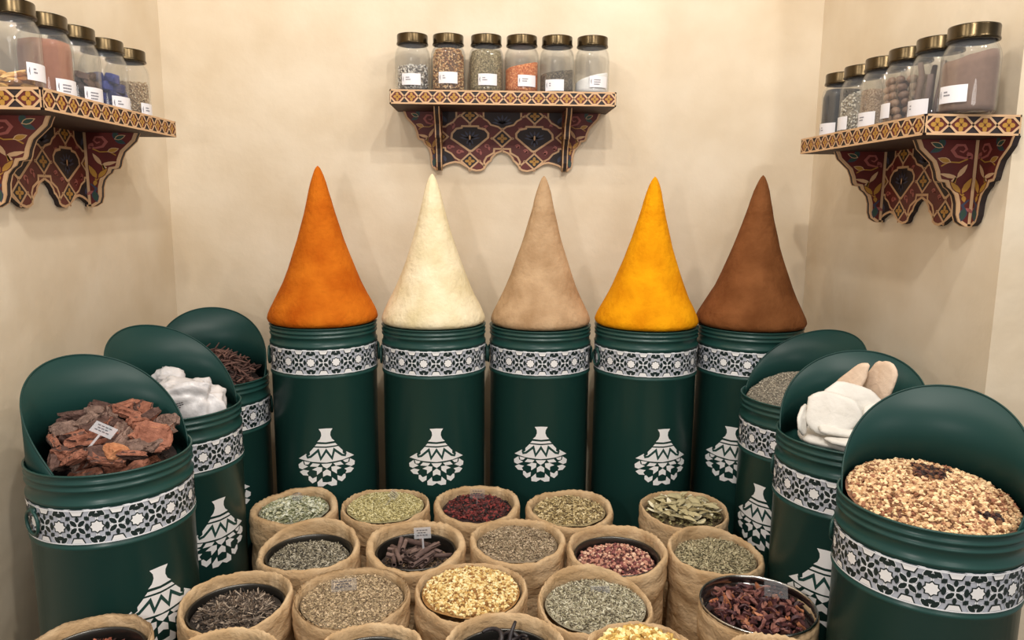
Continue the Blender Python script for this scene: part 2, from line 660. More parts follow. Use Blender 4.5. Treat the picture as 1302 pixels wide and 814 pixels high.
def drum(x, y, z_rim, face, label, group, bin_=False, hh=0.0):
    h = H_BIN if bin_ else H_DRUM
    t = thing('spice_bin' if bin_ else 'spice_drum', label, 'bin' if bin_ else 'drum', (x, y, 0), R(face + 90), group)
    t.scale = (1, 1, z_rim / h)
    link('body', me_bin if bin_ else me_drum, t)
    link('pattern_band', me_band_b if bin_ else me_band_d, t)
    link('tagine_logo', me_logo_b if bin_ else me_logo_d, t)
    for s in (-1, 1):
        link('ring_handle', me_ring, t, (s * (DR + .0055), 0, h - .094 - (.008 if bin_ else 0)), (0, 0, R(90) * s))
    if bin_:
        link('hood', me_hood.setdefault(hh, None) or me_hood.__setitem__(hh, hood_mesh(H_BIN, hh)) or me_hood[hh], t)
    return t


# -------- spice cones
CONE = [(0, .0), (.012, .035), (.03, .062), (.06, .098), (.105, .14), (.16, .178), (.21, .212), (.3, .278), (.4, .358), (.47, .418), (.56, .505), (.65, .60), (.74, .70), (.81, .795), (.87, .885), (.915, .95), (.945, .985), (.968, 1.0), (.985, .985), (.996, .94), (1.0, .86)]


def cone(x, y, z, ztip, rb, col, col2, label, lean=(0, 0), seed=0.0, sag=1.0):
    h = ztip - z
    prof = [(rb * r ** sag, h * (1 - f)) for f, r in CONE]
    prof[0] = (.0005, h)

    def fn(a, i, r, zz):
        p = Vector((math.cos(a) * 1.6, math.sin(a) * 1.6, zz * 9 + seed))
        q = r * (1 + .022 * noise.noise(p)) + .0016 * noise.noise(p * 3.1)
        return max(.0004, q), zz
    mb = MB().lathe(list(reversed(prof)), 72, fn=fn, cap0=True)
    # a slight lean of the tip
    mb.v = [(px + lean[0] * max(0, pz / h) ** 1.5, py + lean[1] * max(0, pz / h) ** 1.5, pz) for px, py, pz in mb.v]
    m = mat(col, rough=.9, rgb2=col2, vscale=13.0, bump=.4, bscale=65, spec=.12, detail=10)
    o = mb.build('spice_cone', [m])
    o.location = (x, y, z + .0005)
    return tag(o, label, 'spice cone', 'pointed spice cones on the row of drums')


G1 = 'closed green drums along the back wall'
ROW = [
    (-.486, 2.137, 1.005, -79, .098, .157, (174, 82, 8), (204, 112, 24), 'orange', (-.004, 0)),
    (-.166, 2.152, .999, -84, .080, .152, (216, 200, 158), (240, 227, 194), 'cream white', (-.002, 0)),
    (.151, 2.191, .990, -91, .078, .150, (162, 130, 96), (194, 163, 128), 'pale tan', (.005, 0)),
    (.465, 2.152, .996, -78, .078, .152, (210, 132, 2), (236, 162, 12), 'golden yellow', (.010, 0)),
    (.778, 2.151, .996, -123, .085, .158, (102, 60, 30), (130, 82, 47), 'brown', (.012, 0)),
]
for i, (x, y, zr, fc, zt, rb, c1, c2, nm, lean) in enumerate(ROW):
    drum(x, y, zr, fc, 'closed dark green drum with patterned band under the %s spice cone' % nm, G1)
    cone(x, y, zr, EYE + zt, rb, c1, c2, 'tall smooth %s cone of packed ground spice standing on a green drum' % nm, lean, seed=i * 13.7)

G2 = 'hooded green bins along the side walls'
BINS = [
    (-.774, 1.466, .845, -36, 'hooded green bin full of red-brown bark chunks', .178),
    (-.775, 1.782, .855, -34, 'hooded green bin with white lumps, between bark bin and twig bin', .178),
    (-.799, 2.100, .850, -68, 'hooded green bin heaped with dark brown twigs, beside the orange cone drum', .178),
    (.815, 1.845, .861, -148, 'hooded green bin of fine grey seeds below the brown cone', .155),
    (.790, 1.532, .859, -127, 'hooded green bin holding white slabs', .157),
    (.785, 1.222, .838, -130, 'hooded green bin full of mixed pale brown kernels', .178),
]
for x, y, zr, fc, lb, hh in BINS:
    drum(x, y, zr, fc, lb, G2, True, hh)


# ------------------------------------------------------------------ sacks
cloth = mat((180, 148, 108), rough=.82, rgb2=(208, 180, 142), vscale=18, bump=.6, bscale=48, spec=.25, detail=10)
_nt = cloth.node_tree                       # creases run round the sack
_mp = _nt.nodes.new('ShaderNodeMapping')
_mp.inputs['Scale'].default_value = (.8, .8, 1.25)
_tc = [n for n in _nt.nodes if n.bl_idname == 'ShaderNodeTexCoord'][0]
_nt.links.new(_tc.outputs['Object'], _mp.inputs['Vector'])
for _n in [n for n in _nt.nodes if n.bl_idname == 'ShaderNodeTexNoise']:
    _nt.links.new(_mp.outputs[0], _n.inputs['Vector'])
    _n.inputs['Distortion'].default_value = .25
tin_dark = mat((92, 90, 86), rough=.32, metal=.9, var=.2, vscale=8)
tin_bright = mat((200, 198, 194), rough=.18, metal=1.0)


def sack(x, y, rad, label, rim=.55, tilt=.006, tdir=90.0, sad=.004, sdir=0.0, fold=0.16, tin=None, recess=.012, lip=0.0):
    """cloth sack with a rolled hem; returns inner radius and the height of the filling's edge"""
    t = thing('cloth_sack', label, 'sack', (x, y, 0), 0, 'cloth spice sacks on the floor')
    sd = random.uniform(0, 300)
    ri = 1 - fold + .012
    prof = [(.90, 0), (.94, .02), (.955, .10), (.958, .20), (.955, .29), (.945, .36), (.94, .41), (.93, .455), (.935, .466), (.966, .474), (.982, .488), (.986, .505), (.972, .515), (.985, .526), (.985, .538), (.968, .547), (.94, .550), (ri + .045, .5495), (ri + .016, .546), (ri, .538), (ri - .004, .520), (ri - .012, .47), (ri - .02, .43), (.0005 / rad, .43)]
    prof = [(r * rad, z / .55 * rim) for r, z in prof]
    f1, f2 = R(tdir), R(sdir)

    def fn(a, i, r, z):
        top = max(0.0, min(1.0, (z - rim * .72) / (rim * .28)))
        dz = (tilt * math.cos(a - f1) + sad * math.cos(2 * (a - f2))) * top
        q = Vector((math.cos(a) * 2.2, math.sin(a) * 2.2, z * 13 + sd))
        body = 1 - top * .65
        rr = r
        if r > .01:
            rr += .0050 * body * noise.noise(q) + .0014 * noise.noise(q * 2.7) + .0075 * body * (abs(noise.noise(Vector((math.cos(a) * 1.9, math.sin(a) * 1.9, z * 26 + a * .0 + sd)))) - .25)
            rr += r * .016 * noise.noise(Vector((math.cos(a) * .9, math.sin(a) * .9, sd))) * top
        if 13 <= i <= 20:                                   # puckered stitched hem
            w_ = max(0.0, .5 + 1.1 * noise.noise(Vector((math.cos(a) * 1.7, math.sin(a) * 1.7, sd + 9))))
            k = .0014 * w_ * math.sin(46 * a + sd + 3 * math.sin(3 * a))
            rr += k * (1 if i >= 17 else .4)
            dz += .0014 * w_ * math.sin(46 * a + sd + 3 * math.sin(3 * a)) + .0035 * noise.noise(q * 2)
        return max(.0003, rr), z + dz
    MB().lathe(prof, 144, fn=fn, cap0=True).build('sack_cloth', [cloth], t)
    rin = ri * rad - .0045
    zc = rim - recess
    if tin:
        rt = rin - .002 if lip <= 0 else ri * rad + .004
        zt = rim - .006 + lip - (max(0, tilt) * .4)
        if lip <= 0:
            zt = rim - .020
        m = tin_bright if tin == 'bright' else tin_dark
        tp = [(rt, rim - .085), (rt, zt - .003), (rt + .0025, zt - .001), (rt + .0022, zt + .0018), (rt - .0005, zt + .0022), (rt - .0022, zt), (rt - .0022, zt - .008), (rt - .003, zt - .012), (rt - .0022, zt - .016), (rt - .0022, rim - .083)]
        if lip > 0:
            tp = [(rt - .004, rim - .05)] + tp[1:-1] + [(rt - .004, rim - .05)]
            tp = [(r_ if z_ > rim - .02 else min(r_, rin - .004), z_) for r_, z_ in tp]
        o = MB().lathe(tp, 72).build('tin_insert', [tin_dark if lip <= 0 else m], t)
        rin = rt - .005
        if lip > 0:
            rin = rt - .006
    return rin, zc


def sp(x, y, rad, sack_label, name, heap_label, cols, grains, cat='spice', mound=.012, bumps=.004, slope=(0, 0), base=None, rough=.75, expo=2.0, patch=None, **kw):
    rin, zc = sack(x, y, rad, sack_label, **kw)
    o, sf = heap(name, heap_label, cat, x, y, zc, rin, cols, grains, mound, slope, bumps, base, rough=rough, expo=expo, patch=patch)
    return rin, zc, sf


# row beside the drums
sp(-.518, 1.866, .116, 'cloth sack of pale grey-green leaf chips', 'pale_leaf_chips', 'pale grey-green leaf chips heaped in a cloth sack',
   [(176, 178, 156), (146, 148, 118), (204, 205, 188), (110, 112, 84), (190, 188, 160)], [('flake', (.013, .008, .002), 1500, .35), ('stick', (.008, .002, .002), 500, .4)], fold=.2, sad=.006, sdir=60, mound=.016)
sp(-.278, 1.876, .119, 'cloth sack of yellow-green seeds with a tilted tag', 'yellow_green_seeds', 'yellow-green seeds filling a cloth sack to the brim',
   [(200, 188, 138), (176, 164, 112), (216, 206, 162), (150, 138, 92), (190, 178, 130)], [('seed', (.0075, .003, .003), 3600, .3)], fold=.12, tilt=.002, mound=.012, recess=.008)
sp(-.033, 1.885, .118, 'cloth sack of dark red dried pieces', 'dark_red_pieces', 'dark red dried pieces in the sack between yellow-green and olive-tan seeds',
   [(92, 42, 40), (66, 32, 32), (122, 50, 48), (44, 26, 26), (100, 46, 46)], [('flake', (.015, .009, .003), 800, .5), ('chunk', (.010, .007, .006), 320, .5)], fold=.18, tilt=.008, recess=.02, mound=.014, base=(36, 16, 16))
sp(.213, 1.855, .118, 'cloth sack of olive-tan dried seeds beside the dark red sack', 'olive_tan_seeds', 'olive-tan dried seeds in a cloth sack under the tan cone',
   [(186, 166, 122), (152, 132, 92), (206, 188, 148), (118, 100, 70)], [('seed', (.011, .0045, .004), 1700, .35), ('flake', (.008, .004, .0015), 500, .4)], fold=.16, sad=.005, sdir=20, mound=.015)
rin5, zc5 = sack(.519, 1.846, .119, 'cloth sack of dried pale green leaves near the grey seed bin', fold=.12, recess=.014)
# second row
sp(-.424, 1.638, .120, 'cloth sack of grey shredded herb in a deep dark tin', 'grey_shredded_herb', 'grey shredded herb lying deep in a cloth sack',
   [(142, 134, 118), (106, 98, 86), (174, 166, 150), (74, 68, 60), (130, 122, 104)], [('stick', (.009, .0028, .002), 2600, .45), ('flake', (.006, .004, .001), 700, .5)], fold=.15, tilt=.012, tdir=80, sad=.007, sdir=90, tin='dark', recess=.034, mound=.014)
rin7, zc7 = sack(-.174, 1.645, .120, 'cloth sack with wide folded hem holding brown bark sticks', fold=.19, tilt=.012, tdir=100, tin='dark', recess=.042)
sp(.068, 1.668, .118, 'cloth sack of grey-brown slender seeds in the middle', 'grey_brown_seeds', 'grey-brown slender seeds filling a cloth sack',
   [(164, 144, 120), (138, 118, 96), (188, 168, 144), (106, 88, 70), (150, 134, 110)], [('seed', (.008, .0026, .0026), 3800, .35)], fold=.16, tilt=.005, mound=.016, recess=.014)
sp(.300, 1.617, .119, 'cloth sack with purple-grey tin holding pink buds', 'pink_dried_buds', 'pink dried buds lying low in a tin in a cloth sack',
   [(182, 132, 116), (146, 90, 86), (206, 164, 144), (108, 64, 62), (176, 122, 108)], [('chunk', (.009, .008, .007), 950, .5)], fold=.14, tilt=.010, tdir=80, tin='dark', recess=.040, mound=.016, base=(80, 44, 44))
sp(.530, 1.603, .112, 'tall cloth sack of grey-green needle herb beside the white slab bin', 'grey_green_needles', 'grey-green needle herb in a cloth sack beside the slab bin',
   [(156, 146, 116), (124, 114, 88), (182, 172, 142), (94, 86, 64), (166, 154, 126)], [('stick', (.011, .0026, .002), 3000, .4)], fold=.14, tilt=.010, tdir=120, sad=.004, sdir=100, recess=.018, mound=.018)
# third row
sp(-.514, 1.402, .113, 'cloth sack of dark brown twiggy herb beside the bark bin', 'brown_twiggy_herb', 'dark brown twiggy herb in a sack beside the bark bin',
   [(108, 94, 84), (78, 66, 58), (144, 128, 114), (56, 46, 40), (94, 78, 66)], [('stick', (.028, .0026, .002), 1500, .3), ('flake', (.010, .005, .001), 500, .4)], fold=.13, tilt=.010, tdir=70, tin='dark', recess=.034, mound=.014, base=(50, 42, 36))
sp(-.282, 1.418, .120, 'cloth sack of fine sandy brown herb with a clear lying tag', 'sandy_brown_herb', 'fine sandy brown herb filling a cloth sack',
   [(176, 154, 124), (150, 130, 104), (198, 176, 146), (124, 104, 82), (166, 146, 116)], [('flake', (.0052, .0034, .0014), 4600, .4)], fold=.11, tilt=.004, recess=.015, mound=.012, bumps=.005)
sp(-.038, 1.437, .120, 'cloth sack of yellow dried flakes', 'yellow_dried_flakes', 'yellow dried flakes piled in a cloth sack',
   [(216, 188, 130), (196, 160, 100), (232, 212, 164), (164, 124, 76), (222, 198, 142)], [('chunk', (.0085, .0065, .0045), 2300, .5), ('flake', (.009, .006, .002), 700, .5)], fold=.12, tilt=.004, recess=.008, mound=.018, base=(150, 110, 60))
sp(.217, 1.388, .120, 'cloth sack with raised back hem, full of grey-green chopped herb', 'grey_chopped_herb', 'grey-green chopped herb in the sack with the raised hem',
   [(170, 162, 140), (140, 132, 112), (194, 188, 168), (108, 100, 84), (160, 154, 130)], [('stick', (.0075, .0024, .002), 4000, .45)], fold=.12, tilt=.012, tdir=100, sad=.008, sdir=105, recess=.012, mound=.014)
# front row, cut by the lower edge of the picture
sp(-.702, 1.205, .105, 'front cloth sack with a shiny tin of red-brown chips before the bark bin', 'red_brown_chips', 'red-brown chips low in the tin before the bark bin',
   [(120, 62, 46), (92, 46, 36), (150, 86, 66), (66, 34, 28)], [('flake', (.014, .007, .003), 600, .5), ('stick', (.018, .004, .003), 250, .5)], rim=0.575, fold=.11, tin='dark', recess=.045, mound=.02, base=(60, 30, 24))
sp(-.464, 1.183, .100, 'front cloth sack of white bits before the twiggy herb sack', 'white_dried_bits', 'white dried bits over dark leaves in a front sack',
   [(214, 208, 188), (190, 182, 158), (84, 80, 70), (60, 56, 50), (230, 226, 212)], [('stick', (.018, .007, .005), 240, .5, (0, 1, 4)), ('flake', (.012, .007, .002), 500, .5, (2, 3, 1))], rim=0.562, fold=.14, tin='dark', recess=.022, mound=.016, base=(50, 48, 44))
sp(-.211, 1.195, .103, 'front cloth sack of smooth dark olive powder', 'dark_olive_powder', 'smooth dark olive powder in a front cloth sack',
   [(84, 86, 74), (76, 78, 66), (92, 94, 80)], [('chunk', (.0022, .002, .0015), 1500, .5)], rim=0.560, fold=.14, tin='dark', recess=.028, mound=.01, bumps=.001, base=(86, 88, 76))
rin19, zc19 = sack(.028, 1.210, .114, 'front cloth sack of curled black pods', rim=.558, fold=.13, tilt=.012, tdir=90, tin='dark', recess=.036)
sp(.266, 1.166, .100, 'front cloth sack of pale yellow gum lumps', 'yellow_gum_lumps', 'pale yellow gum lumps heaped in a front sack',
   [(230, 204, 136), (212, 178, 104), (242, 224, 164), (190, 154, 90)], [('chunk', (.013, .010, .009), 700, .6)], rim=0.578, fold=.12, recess=.008, mound=.02, base=(170, 136, 76))
sp(.494, 1.146, .090, 'frontmost cloth sack, only its hem showing, before the hibiscus sack', 'pale_brown_bits', 'pale brown bits in the frontmost sack before the hibiscus',
   [(190, 166, 130), (160, 136, 104), (210, 190, 156)], [('flake', (.008, .005, .002), 1200, .4)], rim=0.572, fold=.13, recess=.03)
rin15, zc15 = sack(.540, 1.356, .118, 'cloth sack with a bright steel tin of dark dried petals', fold=.10, tilt=-.006, tdir=90, tin='bright', lip=.014, recess=.018)


# ------------------------------------------------------------------ countable pieces
def scatter_on(x0, y0, z0, rad, mound, n, meshes, names, label_fn, cat, group, zoff=.004, tilt=.3, slope=(0, 0), size=(.85, 1.2), edge=.0, expo=2.0, spread=.5, layers=1, dzl=.006):
    sf = surf_fn(rad, mound, slope, 0.0, 0, expo=expo)
    out = []
    for k in range(n):
        t = (k + .5) / n
        r = (rad - edge) * t ** spread
        a = k * 2.39996 + random.uniform(-.35, .35)
        px, py = r * math.cos(a), r * math.sin(a)
        me = meshes[k % len(meshes)]
        o = link(names, me, None, (x0 + px, y0 + py, z0 + sf(px, py) + zoff + (k * 7 % layers) * dzl),
                 (random.gauss(0, tilt), random.gauss(0, tilt), random.uniform(0, 2 * PI)), random.uniform(*size))
        tag(o, label_fn(k, px / rad, py / rad), cat, group)
        out.append(o)
    return out


def rock_mesh(name, dims, mats, seed, sub=2, boxy=.55, amp=.22, freq=1.7, split=True, smooth=False):
    import bmesh
    bm = bmesh.new()
    bmesh.ops.create_icosphere(bm, subdivisions=sub, radius=1)
    for v in bm.verts:
        p = v.co.copy()
        q = Vector([math.copysign(abs(c) ** boxy, c) for c in p])
        d = 1 + amp * noise.noise(p * freq + Vector((seed, seed * 2.3, 0))) + amp * .45 * noise.noise(p * freq * 3 + Vector((seed, 0, seed)))
        v.co = Vector((q.x * dims[0] * d, q.y * dims[1] * d, q.z * dims[2] * d)) * .5
    bm.normal_update()
    ax = Vector((math.sin(seed * 3.1) * .5, math.cos(seed * 5.3), math.sin(seed * 7.7))).normalized()
    for f in bm.faces:
        f.smooth = smooth
        if split:
            w = f.normal.dot(ax) + .35 * noise.noise(f.calc_center_median() * 90)
            f.material_index = 0 if w > -.05 else 1
    me = bpy.data.meshes.new(name)
    bm.to_mesh(me)
    bm.free()
    for m in mats:
        me.materials.append(m)
    return me


# bark chunks
bark_grey = mat((98, 78, 70), rough=.85, rgb2=(150, 124, 112), vscale=60, bump=.9, bscale=120, spec=.2)
bark_dark = mat((70, 50, 45), rough=.85, rgb2=(112, 86, 78), vscale=60, bump=.9, bscale=120, spec=.2)
bark_red = mat((120, 74, 58), rough=.8, rgb2=(170, 114, 92), vscale=50, bump=.7, bscale=140, spec=.25)
bark_oran = mat((166, 104, 70), rough=.8, rgb2=(200, 142, 102), vscale=50, bump=.7, bscale=140, spec=.25)
bark_sets = [((bark_grey, bark_dark), 'grey-brown'), ((bark_dark, bark_red), 'dark'), ((bark_red, bark_dark), 'reddish'), ((bark_grey, bark_red), 'red-sided grey')]
bark_me = []
for k in range(12):
    d = [(.078, .032, .026), (.062, .034, .024), (.050, .036, .028), (.090, .030, .022), (.054, .032, .030), (.070, .040, .022)][k % 6]
    bark_me.append((rock_mesh('bark_chunk', d, bark_sets[k % 4][0], k * 1.37 + .5, sub=3, boxy=.55, amp=.40, freq=1.5), bark_sets[k % 4][1]))
BX, BY, BZ = -.774, 1.466, .845
SECT = ['toward the hood', 'beside the hood', 'on the wall side', 'by the front rim', 'over the front rim', 'near the patterned side', 'facing the sacks', 'next to the white lump bin']


def bark_place(px, py):
    r = math.hypot(px, py)
    s = SECT[int(((math.atan2(py, px) + 2 * PI) % (2 * PI)) / (2 * PI) * 8) % 8]
    ring = 'at the heap edge' if r > .72 else ('halfway down the heap' if r > .42 else 'near the heap top')
    return ring + ' ' + s


sfb = surf_fn(.122, .030, (-.14, .30), 0)
random.seed(7)
heap('bark_litter', 'bark litter darkened as gap shade under the bark chunks in the bin', 'bark', BX, BY, BZ - .030, .122, [(70, 48, 42), (54, 38, 34)], [('flake', (.012, .008, .003), 500, .4)], mound=.02, slope=(-.10, .20), base=(40, 28, 26))  # shade of the gaps between chunks is put into these dark colours
for layer, (n, zo) in enumerate(((20, -.034), (30, .012))):
    for k in range(n):
        t = (k + .5) / n
        r = (.092 + .020 * layer) * t ** .5
        a = k * 2.39996 + layer * 1.1
        px, py = r * math.cos(a), r * math.sin(a)
        me, tone = bark_me[(k * 5 + layer) % 12]
        sc = random.uniform(.72, 1.05)
        rim = r > .094 and py < .03                  # the front edge: lie along the rim
        tl = .5 if rim else .85
        yw = math.atan2(py, px) + PI / 2 + random.gauss(0, .3) if rim else random.gauss(.5, .9)
        o = link('bark_chunk', me, None, (BX + px, BY + py, BZ + max(-.004, sfb(px, py)) + zo + .008), (random.gauss(0, tl), random.gauss(0, tl * .38), yw), sc * (.82 if rim else 1))
        lb = '%s bark chunk %s' % (tone, bark_place(px / .125, py / .125)) + (', lying underneath' if layer == 0 else '')
        tag(o, lb, 'bark', 'bark chunks in the nearest left bin')
o = link('bark_chunk', rock_mesh('bark_chunk', (.070, .058, .030), (bark_red, bark_oran), 4.2, sub=4, boxy=.6, amp=.25), None, (BX + .092, BY - .012, BZ + .030), (.95, .2, .3))
tag(o, 'large round red cut bark piece resting against the bin side', 'bark', 'bark chunks in the nearest left bin')
o = link('bark_chunk', rock_mesh('bark_chunk', (.046, .036, .034), (bark_oran, bark_oran), 8.9, sub=3, boxy=.7, amp=.3), None, (BX + .048, BY - .078, BZ + .020), (.3, .4, 1.0))
tag(o, 'small bright orange bark lump at the front rim', 'bark', 'bark chunks in the nearest left bin')
o = link('bark_chunk', rock_mesh('bark_chunk', (.150, .026, .026), (bark_grey, bark_dark), 2.1, sub=3, boxy=.75, amp=.3), None, (BX - .076, BY - .050, BZ + .014), (0, -.12, R(112)))
tag(o, 'long grey bark strip lying along the hood edge', 'bark', 'bark chunks in the nearest left bin')

# white lumps in the second bin (wrapped in clear film, printed)
alum = mat((196, 193, 194), rough=.3, rgb2=(224, 221, 221), vscale=22, bump=.35, bscale=40, spec=.5)
LX, LY, LZ = -.768, 1.782, .855
big = thing('white_lump', 'large white crystal lump with small black printing in the second bin', 'mineral', (LX + .030, LY - .034, LZ - .018), .3, 'white lumps in the second bin')
lump = link('lump_body', rock_mesh('lump_body', (.172, .112, .140), [alum], 3.3, sub=5, boxy=.66, amp=.30, freq=1.5, split=False, smooth=True), big, (0, 0, .018))
tb = MB()
ink = mat((40, 38, 40), rough=.6)
for r_, (w_, u_) in enumerate(((.018, -.004), (.030, 0), (.034, 0), (.026, -.003))):
    for s_ in range(int(w_ / .005)):
        tb.box((-.017 + u_ + s_ * .0052, -.0004, -r_ * .0052), (-.017 + u_ + s_ * .0052 + .0042, .0004, -r_ * .0052 + .0020))
from mathutils.bvhtree import BVHTree
bv = BVHTree.FromPolygons([v.co + Vector((0, 0, .018)) for v in lump.data.vertices], [tuple(p.vertices) for p in lump.data.polygons])
hit, nrm, _, _ = bv.ray_cast(Vector((-.012, -.5, .046)), Vector((0, 1, 0)))
nrm = (nrm + Vector((0, -.8, .1))).normalized()
xa = nrm.cross(Vector((0, 0, 1))).normalized() * -1
tm = Matrix((xa, -nrm, xa.cross(-nrm))).transposed().to_4x4()
tm.translation = hit + nrm * .0045
tm = tm @ Matrix.Rotation(R(-14), 4, 'Y')
txt = link('printed_text', tb.mesh('printed_text', [ink]), big)
txt.matrix_local = tm
o = link('white_lump', rock_mesh('white_lump', (.075, .065, .085), [alum], 7.1, sub=4, boxy=.66, amp=.3, freq=1.6, split=False, smooth=True), None, (LX - .046, LY + .062, LZ + .028), (.3, .2, 0))
tag(o, 'small white lump leaning behind the large printed one', 'mineral', 'white lumps in the second bin')
o = link('white_lump', rock_mesh('white_lump', (.16, .15, .06), [alum], 5.5, sub=4, boxy=.8, amp=.2, freq=1.4, split=False, smooth=True), None, (LX - .01, LY + .005, LZ - .045), (0, 0, .8))
tag(o, 'flat white lump underneath the two others', 'mineral', 'white lumps in the second bin')

# twigs in the third bin
twig_mats = [mat((98, 68, 60), rough=.8), mat((80, 54, 48), rough=.8), mat((116, 84, 74), rough=.8)]
twig_me = []
for k in range(6):
    pts = [(-.5 * .05 + .05 * i / 4, .004 * math.sin(i * 1.3 + k), .003 * math.cos(i * 1.1 + k * 2)) for i in range(5)]
    twig_me.append(MB().tube([(px * random.uniform(.9, 1.4), py, pz) for px, py, pz in pts], [.0019, .0026, .0024, .0026, .0016], 6).mesh('twig', [twig_mats[k % 3]]))
heap('twig_litter', 'dark broken twig litter under the twigs in the bin', 'twigs', -.799, 2.100, .850, .125, [(74, 50, 44), (60, 40, 36)], [('stick', (.03, .004, .004), 600, .3)], mound=.045, slope=(-.22, .12), base=(44, 30, 28))
scatter_on(-.799, 2.100, .858, .118, .042, 190, twig_me, 'twig', lambda k, u, v: 'thin dark brown dried twig in the heaped hooded bin', 'twig', 'twigs in the bin by the orange cone', zoff=.004, tilt=.30, slope=(-.24, .14), layers=3, dzl=.004)

# right bins
heap('grey_fine_seeds', 'fine grey seeds sloping up against the hood of the bin', 'spice', .815, 1.845, .852, .138, [(156, 148, 136), (132, 126, 116), (178, 170, 156), (112, 106, 98)],
     [('seed', (.005, .0028, .0026), 4500, .4)], mound=.05, slope=(.16, .20), bumps=.004)


def kpatch(px, py):
    w = noise.noise(Vector((px * 18, py * 18, 3.3))) + 1.1 * math.exp(-((px - .01) ** 2 + (py - .045) ** 2) / .0012)
    if w > .42:
        return random.choice((3, 5, 5, 4))
    return None


heap('mixed_kernels', 'mixed pale and brown crushed kernels heaped in the nearest hooded bin', 'spice', .785, 1.222, .836, .139,
     [(184, 146, 110), (150, 104, 78), (212, 182, 142), (104, 66, 50), (130, 92, 64), (70, 48, 40), (198, 164, 128)],
     [('chunk', (.0095, .0075, .005), 3600, .5, (0, 1, 2, 0, 2, 6, 4)), ('flake', (.010, .007, .002), 900, .5, (0, 2, 1, 6, 3))], mound=.030, slope=(.02, .14), bumps=.006, base=(130, 90, 66), patch=kpatch)

slab_w = mat((206, 201, 192), rough=.6, rgb2=(226, 222, 214), vscale=12, bump=.25, bscale=60)
slab_t = mat((206, 178, 152), rough=.65, rgb2=(226, 202, 178), vscale=12, bump=.25, bscale=60)
SX, SY, SZ = .790, 1.532, .859


def slab_mesh(L_, W_, T_, m, seed, tip=.75):
    """thin oval plate with an uneven outline, a shallow dome on one face and growth rings on the other"""
    rnd = random.Random(seed)
    n = 26
    ph = rnd.uniform(0, 6)
    out = []
    for k in range(n):
        a = 2 * PI * k / n
        w = 1 + .05 * math.sin(3 * a + ph) + .035 * math.sin(7 * a + ph * 2) + rnd.uniform(-.02, .02)
        x = .5 * L_ * math.copysign(abs(math.cos(a)) ** .85, math.cos(a)) * w
        y = .5 * W_ * math.copysign(abs(math.sin(a)) ** .85, math.sin(a)) * w
        y *= 1 - (1 - tip) * (x / L_ + .5)
        out.append((x, y))
    vs, rows = [], []
    for f, z in ((.02, .55), (.45, .50), (.60, .40), (.78, .44), (.93, .30), (1.0, .05), (.985, -.25), (.80, -.45), (.02, -.5)):
        rows.append(len(vs))
        for x, y in out:
            vs.append((x * f, y * f, z * T_ + .0012 * noise.noise(Vector((x * 60, y * 60, seed)))))
    fs = []
    for r0, r1 in zip(rows, rows[1:]):
        for k in range(n):
            fs.append((r0 + k, r1 + k, r1 + (k + 1) % n, r0 + (k + 1) % n))
    fs.append(tuple(rows[0] + k for k in range(n)))
    fs.append(tuple(rows[-1] + n - 1 - k for k in range(n)))
    return MB().add(vs, fs, 0, True).mesh('white_slab', [m])


slabs = [   # place, (tilt, roll, heading), (length, width, thickness), material, tip, label
    ((-.058, -.030, .052), (R(62), 0, R(-38)), (.112, .100, .012), slab_w, .9, 'round white slab standing upright at the front of the slab heap'),
    ((.004, .006, .066), (R(58), R(8), R(-30)), (.130, .092, .012), slab_w, .8, 'white slab leaning behind the round one'),
    ((.018, .050, .098), (R(68), R(-58), R(-25)), (.110, .062, .012), slab_t, .6, 'pale tan pointed slab standing at the back of the slabs'),
    ((.072, .030, .104), (R(66), R(-72), R(-40)), (.110, .078, .012), slab_t, .8, 'pinkish tan slab with rounded tip standing beside the hood'),
    ((-.010, -.062, .024), (R(12), 0, R(-18)), (.165, .070, .013), slab_w, .7, 'long white slab lying flat along the front rim'),
    ((-.032, -.092, .006), (R(5), 0, R(-30)), (.120, .050, .012), slab_w, .7, 'white slab lowest at the front rim'),
    ((.030, -.100, .010), (R(4), 0, R(8)), (.080, .024, .014), slab_t, .9, 'short tan stick of slab by the rim'),
    ((-.108, -.004, .034), (R(70), R(-40), R(60)), (.075, .055, .010), slab_w, .4, 'small white pointed slab at the hood edge'),
    ((.0, .0, -.008), (0, 0, R(20)), (.215, .190, .020), slab_w, .9, 'broad white slab at the bottom of the heap'),
    ((.066, -.040, .046), (R(40), R(5), R(0)), (.120, .080, .012), slab_w, .8, 'white slab slanting beside the kernel bin'),
]
for i, (p, rt, d, m, tp, lb) in enumerate(slabs):
    me = slab_mesh(*d, m, i * 2.7 + 1, tp)
    tag(link('white_slab', me, None, (SX + p[0], SY + p[1], SZ + p[2]), rt), lb, 'slab', 'white slabs in the bin')

